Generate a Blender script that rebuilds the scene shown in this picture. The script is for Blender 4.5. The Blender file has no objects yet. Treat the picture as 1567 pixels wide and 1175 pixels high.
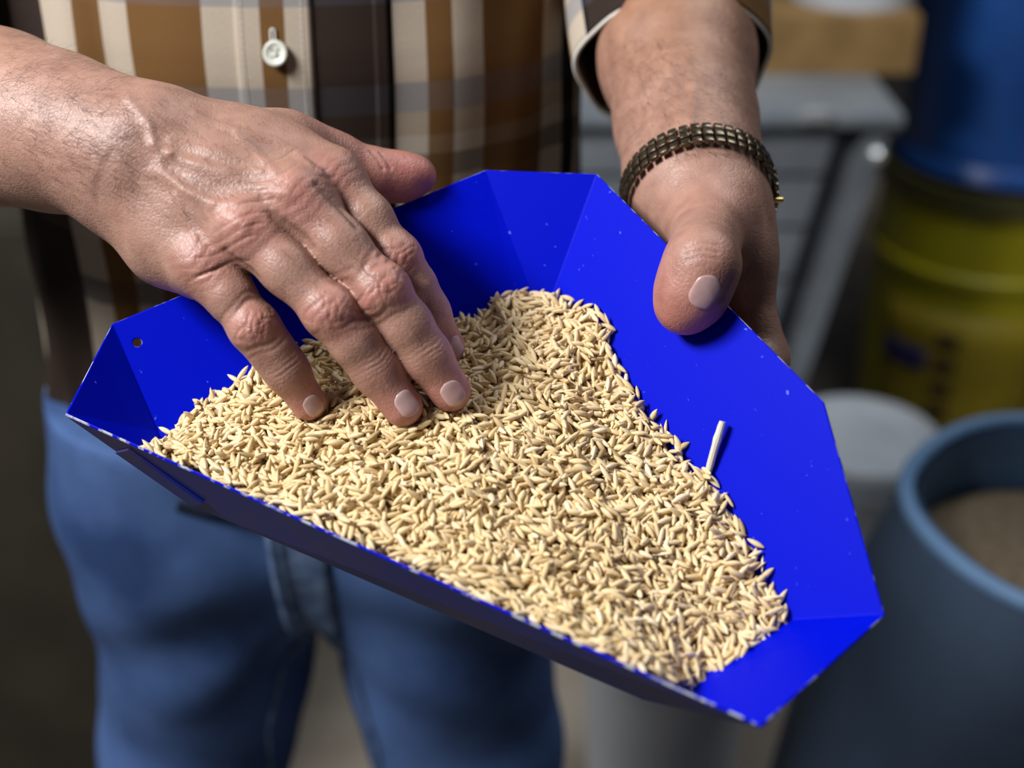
import bpy, bmesh, math, random, time
import numpy as np
from mathutils import Vector, Matrix
from mathutils.geometry import tessellate_polygon

random.seed(7)
RNG = np.random.default_rng(7)
SC = bpy.context.scene
COL = SC.collection
T0 = time.time()

# ------------------------------------------------------------------ camera, world, lights, exposure
W_PX, H_PX, F_PX = 1567.0, 1175.0, 2050.0
PITCH = math.radians(30)
CAM = np.array([0.0, 0.0, 1.48])
FW = np.array([0, math.cos(PITCH), -math.sin(PITCH)])
UP = np.array([0, math.sin(PITCH), math.cos(PITCH)])
RT = np.array([1.0, 0, 0])

cam_d = bpy.data.cameras.new('camera')
cam = bpy.data.objects.new('camera', cam_d)
COL.objects.link(cam)
cam.location = CAM
cam.rotation_euler = (math.pi / 2 - PITCH, 0, 0)
cam_d.sensor_width = 36.0
cam_d.sensor_fit = 'HORIZONTAL'
cam_d.lens = F_PX / W_PX * 36.0
cam_d.clip_start = 0.02
cam_d.dof.use_dof = True
cam_d.dof.focus_distance = 0.612
cam_d.dof.aperture_fstop = 3.8
SC.camera = cam

SC.view_settings.view_transform = 'Standard'
SC.view_settings.look = 'None'
SC.view_settings.exposure = 0.0
SC.view_settings.gamma = 1.0
SC.view_settings.use_curve_mapping = False

wd_ = bpy.data.worlds.new('world')
SC.world = wd_
wd_.use_nodes = True
wd_.node_tree.nodes['Background'].inputs[0].default_value = (0.62, 0.72, 1.0, 1)
wd_.node_tree.nodes['Background'].inputs[1].default_value = 0.04


def area(name, loc, target, size, power, color):
    d = bpy.data.lights.new(name, 'AREA')
    d.shape = 'RECTANGLE'
    d.size, d.size_y = size
    d.energy = power
    d.color = color
    o = bpy.data.objects.new(name, d)
    COL.objects.link(o)
    o.location = loc
    o.rotation_euler = (Vector(target) - Vector(loc)).to_track_quat('-Z', 'Y').to_euler()
    return o


area('overhead_light', (-1.18, 0.12, 2.42), (0.0, 0.6, 1.1), (0.7, 0.40), 55, (0.98, 0.98, 1.0))
area('overhead_light', (0.85, 1.30, 2.70), (0.75, 1.9, 0.4), (1.2, 0.4), 17, (0.93, 0.97, 1.0))  # unseen back light, added to brighten the store behind


# ------------------------------------------------------------------ helpers
def ray(px, py):
    return FW + RT * ((px - W_PX / 2) / F_PX) + UP * ((H_PX / 2 - py) / F_PX)


def P(px, py, d):
    return CAM + ray(px, py) * d


def unit(v):
    v = np.asarray(v, float)
    return v / np.linalg.norm(v)


def px_of(p):
    q = np.asarray(p) - CAM
    d = q @ FW
    return W_PX / 2 + F_PX * (q @ RT) / d, H_PX / 2 - F_PX * (q @ UP) / d


def hit(px, py, p0, n):
    r = ray(px, py)
    return CAM + r * (((p0 - CAM) @ n) / (r @ n))


def obj(name, verts, faces, mats, parent=None, smooth=True, uvs=None, midx=None, loc=None):
    me = bpy.data.meshes.new(name)
    me.from_pydata([tuple(v) for v in verts], [], [tuple(f) for f in faces])
    if not isinstance(mats, (list, tuple)):
        mats = [mats]
    for m in mats:
        me.materials.append(m)
    if midx is not None:
        me.polygons.foreach_set('material_index', np.asarray(midx, np.int32))
    if smooth:
        me.polygons.foreach_set('use_smooth', np.ones(len(me.polygons), bool))
    if uvs is not None:
        ul = me.uv_layers.new(name='UVMap')
        li = np.zeros(len(me.loops), np.int32)
        me.loops.foreach_get('vertex_index', li)
        ul.data.foreach_set('uv', np.asarray(uvs, float)[li].ravel())
    me.update()
    o = bpy.data.objects.new(name, me)
    COL.objects.link(o)
    if parent is not None:
        o.parent = parent
        o.matrix_parent_inverse = parent.matrix_world.inverted()
    return o


def empty(name, loc=(0, 0, 0), rz=0.0):
    o = bpy.data.objects.new(name, None)
    o.empty_display_size = 0.05
    COL.objects.link(o)
    o.location = loc
    o.rotation_euler = (0, 0, rz)
    bpy.context.view_layer.update()
    return o


def tag(o, label=None, cat=None, group=None, kind=None):
    for k, v in (('label', label), ('category', cat), ('group', group), ('kind', kind)):
        if v:
            o[k] = v
    return o


class MB:
    """collects simple solids into one mesh"""
    def __init__(self):
        self.v, self.f = [], []

    def add(self, vs, fs):
        b = len(self.v)
        self.v += [np.asarray(v, float) for v in vs]
        self.f += [tuple(i + b for i in f) for f in fs]

    def box(self, c, s, bev=0.0, R=None):
        c = np.asarray(c, float)
        h = np.asarray(s, float) / 2
        b = min(bev, min(h) * 0.9)
        vs = []
        if b <= 0:
            for x in (-1, 1):
                for y in (-1, 1):
                    for z in (-1, 1):
                        vs.append(h * (x, y, z))
            fs = [(0, 1, 3, 2), (4, 6, 7, 5), (0, 4, 5, 1), (2, 3, 7, 6), (0, 2, 6, 4), (1, 5, 7, 3)]
        else:
            bm = bmesh.new()
            bmesh.ops.create_cube(bm, size=1)
            for v in bm.verts:
                v.co = Vector((v.co.x * 2 * h[0], v.co.y * 2 * h[1], v.co.z * 2 * h[2]))
            bmesh.ops.bevel(bm, geom=bm.edges[:], offset=b, segments=2, affect='EDGES', profile=0.5)
            bm.verts.index_update()
            vs = [np.array(v.co) for v in bm.verts]
            fs = [tuple(v.index for v in f.verts) for f in bm.faces]
            bm.free()
        if R is not None:
            vs = [R @ v for v in vs]
        self.add([c + v for v in vs], fs)

    def tube(self, pts, rad, seg=10, cap=True):
        pts = [np.asarray(p, float) for p in pts]
        n = len(pts)
        if np.isscalar(rad):
            rad = [rad] * n
        vs, fs = [], []
        a = None
        for i, p in enumerate(pts):
            t = unit(pts[min(i + 1, n - 1)] - pts[max(i - 1, 0)])
            if a is None:
                a = np.cross(t, (0.13, 0.31, 0.94))
                if np.linalg.norm(a) < 1e-3:
                    a = np.cross(t, (1, 0, 0))
            a = unit(a - t * (a @ t))
            b = np.cross(t, a)
            for k in range(seg):
                th = 2 * math.pi * k / seg
                vs.append(p + rad[i] * (a * math.cos(th) + b * math.sin(th)))
        for i in range(n - 1):
            for k in range(seg):
                k2 = (k + 1) % seg
                fs.append((i * seg + k, i * seg + k2, (i + 1) * seg + k2, (i + 1) * seg + k))
        if cap:
            fs.append(tuple(range(seg))[::-1])
            fs.append(tuple((n - 1) * seg + k for k in range(seg)))
        self.add(vs, fs)

    def lathe(self, c, prof, seg=40, wob=None):
        """prof: list of (r, z); c base centre"""
        c = np.asarray(c, float)
        vs, fs = [], []
        for j, (r, z) in enumerate(prof):
            for k in range(seg):
                th = 2 * math.pi * k / seg
                rr = r * (1 + (wob(th, z) if wob else 0))
                vs.append(c + (rr * math.cos(th), rr * math.sin(th), z))
        for j in range(len(prof) - 1):
            for k in range(seg):
                k2 = (k + 1) % seg
                fs.append((j * seg + k, j * seg + k2, (j + 1) * seg + k2, (j + 1) * seg + k))
        ring = prof[0][0] > 1e-4 and prof[-1][0] > 1e-4
        if prof[0][0] > 1e-4 and not ring:
            fs.append(tuple(range(seg))[::-1])
        if prof[-1][0] > 1e-4 and not ring:
            fs.append(tuple((len(prof) - 1) * seg + k for k in range(seg)))
        self.add(vs, fs)

    def build(self, name, mat, parent=None, smooth=True, auto=35):
        o = obj(name, self.v, self.f, mat, parent, smooth)
        if smooth and auto:
            me = o.data
            bm = bmesh.new()
            bm.from_mesh(me)
            lim = math.radians(auto)
            for e in bm.edges:
                if len(e.link_faces) == 2 and e.calc_face_angle(0) > lim:
                    e.smooth = False
            bm.to_mesh(me)
            bm.free()
        return o


# ------------------------------------------------------------------ materials
def new_mat(name):
    m = bpy.data.materials.new(name)
    m.use_nodes = True
    nt = m.node_tree
    b = nt.nodes['Principled BSDF']
    return m, nt, b


def N(nt, typ, **kw):
    n = nt.nodes.new(typ)
    for k, v in kw.items():
        setattr(n, k, v)
    return n


def noise_mat(name, c1, c2, scale=8, rough=0.6, bump=0.1, bscale=60, metal=0.0, detail=4, stretch=(1, 1, 1), lo=0.35, hi=0.65, bdist=0.001, spec=0.5):
    m, nt, b = new_mat(name)
    tc = N(nt, 'ShaderNodeTexCoord')
    mp = N(nt, 'ShaderNodeMapping')
    mp.inputs['Scale'].default_value = stretch
    nt.links.new(tc.outputs['Object'], mp.inputs[0])
    n = N(nt, 'ShaderNodeTexNoise')
    n.inputs['Scale'].default_value = scale
    n.inputs['Detail'].default_value = detail
    nt.links.new(mp.outputs[0], n.inputs['Vector'])
    r = N(nt, 'ShaderNodeValToRGB')
    r.color_ramp.elements[0].position = lo
    r.color_ramp.elements[1].position = hi
    r.color_ramp.elements[0].color = (*c1, 1)
    r.color_ramp.elements[1].color = (*c2, 1)
    nt.links.new(n.outputs['Fac'], r.inputs[0])
    nt.links.new(r.outputs[0], b.inputs['Base Color'])
    b.inputs['Roughness'].default_value = rough
    b.inputs['Metallic'].default_value = metal
    b.inputs['Specular IOR Level'].default_value = spec
    if bump:
        n2 = N(nt, 'ShaderNodeTexNoise')
        n2.inputs['Scale'].default_value = bscale
        n2.inputs['Detail'].default_value = 3
        nt.links.new(mp.outputs[0], n2.inputs['Vector'])
        bp = N(nt, 'ShaderNodeBump')
        bp.inputs['Strength'].default_value = bump
        bp.inputs['Distance'].default_value = bdist
        nt.links.new(n2.outputs['Fac'], bp.inputs['Height'])
        nt.links.new(bp.outputs[0], b.inputs['Normal'])
    return m


def mat_skin():
    m, nt, b = new_mat('skin')
    L = nt.links.new
    at = N(nt, 'ShaderNodeAttribute', attribute_name='tint')
    tc = N(nt, 'ShaderNodeTexCoord')
    n = N(nt, 'ShaderNodeTexNoise')
    n.inputs['Scale'].default_value = 95
    n.inputs['Detail'].default_value = 6
    L(tc.outputs['Object'], n.inputs['Vector'])
    r = N(nt, 'ShaderNodeValToRGB')
    r.color_ramp.elements[0].position = 0.3
    r.color_ramp.elements[1].position = 0.72
    r.color_ramp.elements[0].color = (0.80, 0.74, 0.72, 1)
    r.color_ramp.elements[1].color = (1.10, 1.10, 1.10, 1)
    L(n.outputs['Fac'], r.inputs[0])
    mx = N(nt, 'ShaderNodeMix', data_type='RGBA', blend_type='MULTIPLY')
    mx.inputs[0].default_value = 1
    L(at.outputs['Color'], mx.inputs[6])
    L(r.outputs[0], mx.inputs[7])
    L(mx.outputs[2], b.inputs['Base Color'])
    b.inputs['Subsurface Weight'].default_value = 0.10
    b.inputs['Subsurface Radius'].default_value = (0.004, 0.0015, 0.0008)
    b.inputs['Subsurface Scale'].default_value = 1.0
    b.inputs['Roughness'].default_value = 0.47
    b.inputs['Specular IOR Level'].default_value = 0.55
    # fine skin lines: two voronoi crack layers + noise
    v = N(nt, 'ShaderNodeTexVoronoi', feature='DISTANCE_TO_EDGE')
    v.inputs['Scale'].default_value = 520
    L(tc.outputs['Object'], v.inputs['Vector'])
    v2 = N(nt, 'ShaderNodeTexVoronoi', feature='DISTANCE_TO_EDGE')
    v2.inputs['Scale'].default_value = 210
    L(tc.outputs['Object'], v2.inputs['Vector'])
    mm = N(nt, 'ShaderNodeMath', operation='MINIMUM')
    mm.inputs[1].default_value = 0.18
    L(v.outputs['Distance'], mm.inputs[0])
    mm2 = N(nt, 'ShaderNodeMath', operation='MINIMUM')
    mm2.inputs[1].default_value = 0.14
    L(v2.outputs['Distance'], mm2.inputs[0])
    ad = N(nt, 'ShaderNodeMath', operation='ADD')
    L(mm.outputs[0], ad.inputs[0])
    L(mm2.outputs[0], ad.inputs[1])
    n3 = N(nt, 'ShaderNodeTexNoise')
    n3.inputs['Scale'].default_value = 300
    n3.inputs['Detail'].default_value = 4
    L(tc.outputs['Object'], n3.inputs['Vector'])
    ad2 = N(nt, 'ShaderNodeMath', operation='MULTIPLY_ADD')
    ad2.inputs[1].default_value = 0.45
    L(n3.outputs['Fac'], ad2.inputs[0])
    L(ad.outputs[0], ad2.inputs[2])
    bp = N(nt, 'ShaderNodeBump')
    bp.inputs['Strength'].default_value = 0.42
    bp.inputs['Distance'].default_value = 0.0009
    L(ad2.outputs[0], bp.inputs['Height'])
    L(bp.outputs[0], b.inputs['Normal'])
    return m


def mat_paint(name, chip):
    m, nt, b = new_mat(name)
    L = nt.links.new
    tc = N(nt, 'ShaderNodeTexCoord')
    n = N(nt, 'ShaderNodeTexNoise')
    n.inputs['Scale'].default_value = 170 if chip else 260
    n.inputs['Detail'].default_value = 5
    L(tc.outputs['Object'], n.inputs['Vector'])
    r = N(nt, 'ShaderNodeValToRGB')
    e = r.color_ramp.elements
    blue = (0.0, 0.005, 0.50, 1)
    if chip:
        e[0].position, e[1].position = 0.50, 0.60
        e[0].color, e[1].color = blue, (0.42, 0.44, 0.50, 1)
    else:
        e[0].position, e[1].position = 0.715, 0.76
        e[0].color, e[1].color = blue, (0.10, 0.16, 0.72, 1)
    L(n.outputs['Fac'], r.inputs[0])
    L(r.outputs[0], b.inputs['Base Color'])
    b.inputs['Roughness'].default_value = 0.48
    b.inputs['Specular IOR Level'].default_value = 0.06
    n2 = N(nt, 'ShaderNodeTexNoise')
    n2.inputs['Scale'].default_value = 900
    L(tc.outputs['Object'], n2.inputs['Vector'])
    bp = N(nt, 'ShaderNodeBump')
    bp.inputs['Strength'].default_value = 0.06
    bp.inputs['Distance'].default_value = 0.0005
    L(n2.outputs['Fac'], bp.inputs['Height'])
    L(bp.outputs[0], b.inputs['Normal'])
    return m


def mat_rice():
    m, nt, b = new_mat('rice_husk')
    L = nt.links.new
    at = N(nt, 'ShaderNodeAttribute', attribute_name='tint')
    r = N(nt, 'ShaderNodeValToRGB')
    cr = r.color_ramp
    cr.elements[0].position = 0.0
    cr.elements[0].color = (0.36, 0.22, 0.09, 1)
    cr.elements[1].position = 1.0
    cr.elements[1].color = (0.88, 0.73, 0.48, 1)
    for p, c in ((0.05, (0.46, 0.34, 0.15)), (0.1, (0.60, 0.43, 0.20)), (0.45, (0.74, 0.55, 0.28)), (0.8, (0.83, 0.65, 0.37))):
        q = cr.elements.new(p)
        q.color = (*c, 1)
    L(at.outputs['Fac'], r.inputs[0])
    L(r.outputs[0], b.inputs['Base Color'])
    b.inputs['Roughness'].default_value = 0.5
    b.inputs['Specular IOR Level'].default_value = 0.4
    return m


def mat_plaid():
    """woven plaid from the cloth's own UV: u = metres round the body, v = height"""
    m, nt, b = new_mat('plaid_cloth')
    L = nt.links.new
    uv = N(nt, 'ShaderNodeUVMap', uv_map='UVMap')
    sp = N(nt, 'ShaderNodeSeparateXYZ')
    L(uv.outputs[0], sp.inputs[0])
    brown, cream, dark, black = (0.165, 0.080, 0.024), (0.47, 0.39, 0.30), (0.028, 0.017, 0.012), (0.007, 0.006, 0.006)

    def ramp(stops, out):
        r = N(nt, 'ShaderNodeValToRGB')
        r.color_ramp.interpolation = 'CONSTANT'
        e = r.color_ramp.elements
        e[0].position, e[0].color = 0.0, (*stops[0][1], 1)
        e[1].position, e[1].color = stops[1][0], (*stops[1][1], 1)
        for p, c in stops[2:]:
            q = e.new(p)
            q.color = (*c, 1)
        L(out, r.inputs[0])
        return r
    warp = ramp([(x, dict(b=brown, c=cream, d=dark, k=black)[k]) for x, k in WARP], sp.outputs[0])
    grey, navy, white = (0.13, 0.165, 0.22), (0.025, 0.025, 0.042), (0.60, 0.57, 0.48)
    none, = ((0.5, 0.5, 0.5),)
    weft = ramp([(y, dict(g=grey, n=navy, w=white, b=brown, o=(0.30, 0.21, 0.13), d=dark)[k]) for y, k in WEFT], sp.outputs[1])
    fac = N(nt, 'ShaderNodeValToRGB')
    fac.color_ramp.interpolation = 'CONSTANT'
    e = fac.color_ramp.elements
    amt = dict(g=0.5, n=0.6, w=0.22, b=0.16, o=0.0, d=0.55)
    e[0].position, e[0].color = 0, (amt[WEFT[0][1]],) * 3 + (1,)
    e[1].position, e[1].color = WEFT[1][0], (amt[WEFT[1][1]],) * 3 + (1,)
    for p, k in WEFT[2:]:
        q = e.new(p)
        q.color = (amt[k],) * 3 + (1,)
    L(sp.outputs[1], fac.inputs[0])
    mx = N(nt, 'ShaderNodeMix', data_type='RGBA')
    bw = N(nt, 'ShaderNodeRGBToBW')
    L(warp.outputs[0], bw.inputs[0])
    ma = N(nt, 'ShaderNodeMath', operation='MULTIPLY_ADD', use_clamp=True)
    ma.inputs[1].default_value = 2.4
    ma.inputs[2].default_value = 0.16
    L(bw.outputs[0], ma.inputs[0])
    mf = N(nt, 'ShaderNodeMath', operation='MULTIPLY')
    L(ma.outputs[0], mf.inputs[0])
    L(fac.outputs[0], mf.inputs[1])
    L(mf.outputs[0], mx.inputs[0])
    L(warp.outputs[0], mx.inputs[6])
    L(weft.outputs[0], mx.inputs[7])
    # weave grain
    mp = N(nt, 'ShaderNodeMapping')
    mp.inputs['Scale'].default_value = (1500, 400, 1)
    L(uv.outputs[0], mp.inputs[0])
    n = N(nt, 'ShaderNodeTexNoise')
    n.inputs['Scale'].default_value = 1
    n.inputs['Detail'].default_value = 2
    L(mp.outputs[0], n.inputs['Vector'])
    r2 = N(nt, 'ShaderNodeValToRGB')
    r2.color_ramp.elements[0].color = (0.72, 0.72, 0.72, 1)
    r2.color_ramp.elements[1].color = (1.2, 1.2, 1.2, 1)
    L(n.outputs['Fac'], r2.inputs[0])
    mul = N(nt, 'ShaderNodeMix', data_type='RGBA', blend_type='MULTIPLY')
    mul.inputs[0].default_value = 1
    L(mx.outputs[2], mul.inputs[6])
    L(r2.outputs[0], mul.inputs[7])
    L(mul.outputs[2], b.inputs['Base Color'])
    b.inputs['Roughness'].default_value = 0.85
    b.inputs['Specular IOR Level'].default_value = 0.2
    bp = N(nt, 'ShaderNodeBump')
    bp.inputs['Strength'].default_value = 0.15
    bp.inputs['Distance'].default_value = 0.0004
    L(n.outputs['Fac'], bp.inputs['Height'])
    L(bp.outputs[0], b.inputs['Normal'])
    return m


# shirt layout: u runs from -x side to +x side over the belly (u = 0.5 + metres of arc), v = (z - 0.95) / 0.75
XC = -0.140
SH_A, SH_B = 0.186, 0.128


def shirt_point(th, z):
    """th = 0 front centre, runs to +x; returns point and u"""
    a = SH_A * np.interp(z, [0.97, 1.02, 1.10, 1.20, 1.30, 1.45, 1.53, 1.58, 1.62], [1.03, 1.02, 1.01, 1.0, 1.0, 1.08, 1.02, 0.66, 0.42])
    bfront = np.interp(z, [0.97, 1.02, 1.08, 1.16, 1.265, 1.35, 1.45, 1.55, 1.62], [0.098, 0.106, 0.118, 0.130, 0.133, 0.128, 0.118, 0.085, 0.06])
    bback = np.interp(z, [0.97, 1.2, 1.45, 1.55, 1.62], [0.11, 0.115, 0.12, 0.09, 0.065])
    xc = XC - 0.006 * np.interp(z, [0.97, 1.25], [1, 0])
    yc = np.interp(z, [0.97, 1.25, 1.6], [0.868, 0.874, 0.92])
    s, c = np.sin(th), np.cos(th)
    x = xc + a * np.sign(s) * np.abs(s) ** 0.9
    y = yc - np.where(c > 0, bfront, bback) * np.sign(c) * np.abs(c) ** 0.86
    # hanging folds
    side = np.abs(s)
    fold = 0.0035 * np.sin(th * 9 + 7 * z) * side ** 2 + 0.0022 * np.sin(th * 17 - 13 * z + 2) * side + 0.0012 * np.sin(z * 46 + th * 3)
    fold = fold + 0.0030 * np.exp(-((th + 0.62 + 0.3 * (z - 1.3)) / 0.10) ** 2) - 0.0035 * np.exp(-((th + 0.50 + 0.3 * (z - 1.3)) / 0.07) ** 2)
    low = np.clip((1.12 - z) / 0.12, 0, 1)
    fold = fold + low * (0.005 * np.sin(th * 11 + 30 * z) + 0.0028 * np.sin(th * 23 - 25 * z))
    x = x + fold * s * 0.9
    y = y - fold * c
    u = 0.5 + SH_A * 1.16 * np.where(np.abs(th) < math.pi / 2, th, th)
    return x, y, u


def v_of_z(z):
    return (z - 0.95) / 0.75


def cast_shirt(px, py):
    """(u, z) of the shirt front seen through a pixel"""
    r = ray(px, py)
    d = 0.70
    th = np.linspace(-1.75, 1.75, 700)
    best = (9, 0, 0)
    for d in np.linspace(0.66, 0.98, 161):
        p = CAM + r * d
        x, y, u = shirt_point(th, np.full(700, p[2]))
        e = np.hypot(x - p[0], y - p[1])
        q = int(np.argmin(e))
        if e[q] < best[0] - 1e-4 and (best[0] > 0.003 or e[q] < best[0] - 0.002):
            best = (e[q], u[q], p[2])
    return best[1], best[2]


WARP_PX = [(-15, 'd'), (22, 'd'), (65, 'c'), (104, 'b'), (147, 'c'), (192, 'b'), (305, 'c'), (387, 'b'), (430, 'c'), (472, 'd'),
           (585, 'k'), (597, 'c'), (648, 'b'), (690, 'c'), (741, 'b'), (828, 'c'), (860, 'k'), (877, 'c')]
WARP = [(0.0, 'd'), (0.03, 'b'), (0.07, 'c'), (0.1, 'b'), (0.15, 'd'), (0.18, 'c'), (0.195, 'd')]
for _p, _k in WARP_PX:
    if _p > 60:
        WARP.append((cast_shirt(_p, 60 if _p > 150 else 40)[0], _k))
_l = WARP[-1][0]
WARP += [(_l + 0.012, 'b'), (_l + 0.03, 'd'), (0.92, 'c'), (0.96, 'b')]
WARP.sort()
zc = {k: cast_shirt(*q)[1] for k, q in dict(a=(620, 10), b=(620, 133), c=(620, 174), d=(620, 213), e=(620, 240), f=(620, 275)).items()}
zl = {k: cast_shirt(*q)[1] for k, q in dict(a=(200, 352), b=(200, 375), c=(200, 432), d=(200, 472), e=(90, 500)).items()}
print('warp', WARP, zc, zl)
_w = [(zl['d'], 'n'), (zl['c'], 'o'), (zl['b'], 'w'), (zl['a'], 'o'), (zc['f'], 'd'), (zc['e'], 'w'), (zc['d'], 'b'), (zc['c'], 'g'), (zc['b'], 'o'), (zc['a'], 'g')]
_w = sorted(_w)
WEFT = [(0.0, 'o')] + [(v_of_z(z), k) for z, k in _w] + [(v_of_z(zc['a'] + .02), 'o')]

M = {}
M['skin'] = mat_skin()
M['nail'] = noise_mat('nail', (0.48, 0.295, 0.265), (0.58, 0.39, 0.36), scale=140, rough=0.28, bump=0.05, bscale=400)
M['blue'] = mat_paint('blue_enamel', False)
M['blue_chip'] = mat_paint('worn_blue_enamel', True)
M['blue_shaded'] = noise_mat('shaded_smudged_blue_enamel', (0.004, 0.012, 0.17), (0.040, 0.026, 0.07), scale=16, rough=0.5, bump=0.05, bscale=200, lo=0.5, hi=0.72)  # scoop's outer side: shade painted in as darker blue, with brownish smudges
M['rice'] = mat_rice()
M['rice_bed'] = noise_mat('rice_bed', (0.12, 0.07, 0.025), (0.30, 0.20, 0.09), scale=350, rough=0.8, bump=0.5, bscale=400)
M['plaid'] = mat_plaid()
M['denim'] = noise_mat('denim', (0.018, 0.042, 0.120), (0.090, 0.165, 0.37), scale=7, rough=0.85, bump=0.35, bscale=420, lo=0.32, hi=0.72, spec=0.2)
M['denim_seam'] = noise_mat('denim_seam', (0.06, 0.10, 0.19), (0.15, 0.22, 0.36), scale=60, rough=0.85, bump=0.4, bscale=400, spec=0.2)
M['button'] = noise_mat('button', (0.62, 0.63, 0.53), (0.74, 0.75, 0.66), scale=60, rough=0.25, bump=0)
M['thread'] = noise_mat('thread', (0.66, 0.64, 0.56), (0.8, 0.78, 0.7), scale=900, rough=0.8, bump=0.2, bscale=2000)
M['dark_hole'] = noise_mat('dark_hole', (0.02, 0.015, 0.012), (0.05, 0.035, 0.03), scale=90, rough=0.9, bump=0)
M['bronze'] = noise_mat('watch_steel', (0.11, 0.085, 0.055), (0.20, 0.16, 0.11), scale=240, rough=0.3, bump=0.06, bscale=800, metal=0.9)
M['gold'] = noise_mat('gold', (0.75, 0.52, 0.18), (0.85, 0.62, 0.25), scale=200, rough=0.25, bump=0, metal=1)
M['hair'] = noise_mat('arm_hair', (0.022, 0.015, 0.011), (0.05, 0.032, 0.022), scale=50, rough=0.5, bump=0)
M['floor'] = noise_mat('concrete', (0.19, 0.16, 0.125), (0.29, 0.25, 0.20), scale=5, rough=0.8, bump=0.2, bscale=80)
M['wall'] = noise_mat('dark_wall', (0.030, 0.028, 0.025), (0.045, 0.040, 0.035), scale=4, rough=0.9, bump=0.15, bscale=50)
M['steel'] = noise_mat('grey_metal', (0.23, 0.26, 0.285), (0.33, 0.36, 0.385), scale=9, rough=0.42, bump=0.05, bscale=120, metal=0.25)
M['steel_dark'] = noise_mat('dark_grey_metal', (0.05, 0.055, 0.065), (0.10, 0.11, 0.125), scale=12, rough=0.5, bump=0.05, metal=0.3)
M['chrome'] = noise_mat('bright_metal', (0.70, 0.72, 0.70), (0.85, 0.86, 0.84), scale=30, rough=0.2, bump=0, metal=0.6)
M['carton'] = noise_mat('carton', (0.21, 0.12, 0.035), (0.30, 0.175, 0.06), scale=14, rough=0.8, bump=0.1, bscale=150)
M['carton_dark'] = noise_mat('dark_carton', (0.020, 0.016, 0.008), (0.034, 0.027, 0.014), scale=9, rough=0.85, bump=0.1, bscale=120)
M['white_plastic'] = noise_mat('white_plastic', (0.46, 0.50, 0.54), (0.60, 0.64, 0.68), scale=6, rough=0.45, bump=0.05, bscale=90)
M['blue_plastic'] = noise_mat('blue_plastic', (0.008, 0.045, 0.19), (0.018, 0.085, 0.32), scale=5, rough=0.35, bump=0.08, bscale=40)
M['yellow_plastic'] = noise_mat('yellow_plastic', (0.40, 0.35, 0.006), (0.52, 0.45, 0.012), scale=6, rough=0.45, bump=0.05, bscale=60)
M['olive'] = noise_mat('olive_plastic', (0.05, 0.045, 0.012), (0.08, 0.07, 0.02), scale=8, rough=0.5, bump=0.05)
M['yellow_sack'] = noise_mat('yellow_sack', (0.26, 0.19, 0.006), (0.36, 0.27, 0.012), scale=7, rough=0.6, bump=0.4, bscale=40, bdist=0.004)
M['ink_blue'] = noise_mat('blue_ink', (0.018, 0.018, 0.11), (0.03, 0.03, 0.16), scale=30, rough=0.6, bump=0)
M['ink_red'] = noise_mat('dark_ink', (0.05, 0.022, 0.012), (0.08, 0.035, 0.02), scale=30, rough=0.6, bump=0)
M['tarp'] = noise_mat('blue_grey_sack', (0.040, 0.068, 0.115), (0.062, 0.10, 0.165), scale=6, rough=0.7, bump=0.4, bscale=25, bdist=0.004)
M['tarp_in'] = noise_mat('blue_lining', (0.10, 0.20, 0.36), (0.14, 0.26, 0.44), scale=6, rough=0.6, bump=0.3, bscale=25, bdist=0.004)
M['brown_grain'] = noise_mat('brown_grain', (0.10, 0.075, 0.045), (0.19, 0.14, 0.085), scale=120, rough=0.9, bump=0.6, bscale=200, bdist=0.004)
M['straw'] = noise_mat('straw', (0.60, 0.55, 0.42), (0.78, 0.74, 0.60), scale=90, rough=0.5, bump=0.1, bscale=500, stretch=(1, 1, 0.1))
M['black_rubber'] = noise_mat('black_rubber', (0.010, 0.010, 0.012), (0.02, 0.02, 0.022), scale=20, rough=0.6, bump=0.1)
M['leather'] = noise_mat('brown_leather', (0.09, 0.045, 0.02), (0.14, 0.07, 0.03), scale=40, rough=0.55, bump=0.2, bscale=200)
M['sole'] = noise_mat('rubber_sole', (0.03, 0.025, 0.02), (0.05, 0.04, 0.035), scale=40, rough=0.8, bump=0.1)


# ------------------------------------------------------------------ signed-distance modelling
def smin(a, b, k):
    h = np.maximum(k - np.abs(a - b), 0.0) / k
    return np.minimum(a, b) - h * h * k * 0.25


def rcone(p, a, b, ra, rb, flat=None):
    pa = p - a
    ba = b - a
    if flat is not None:
        n, s = flat
        pa = pa + np.outer(pa @ n, n) * (1.0 / s - 1.0)
        ba = ba + n * (ba @ n) * (1.0 / s - 1.0)
    l2 = ba @ ba
    rr = ra - rb
    a2 = l2 - rr * rr
    il2 = 1.0 / l2
    y = pa @ ba
    z = y - l2
    t = pa * l2 - np.outer(y, ba)
    x2 = np.einsum('ij,ij->i', t, t)
    y2 = y * y * l2
    z2 = z * z * l2
    k = np.sign(rr) * rr * rr * x2
    d = (np.sqrt(x2 * a2 * il2) + y * rr) * il2 - ra
    m1 = np.sign(z) * a2 * z2 > k
    m2 = (~m1) & (np.sign(y) * a2 * y2 < k)
    d = np.where(m1, np.sqrt(x2 + z2) * il2 - rb, d)
    d = np.where(m2, np.sqrt(x2 + y2) * il2 - ra, d)
    return d


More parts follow.
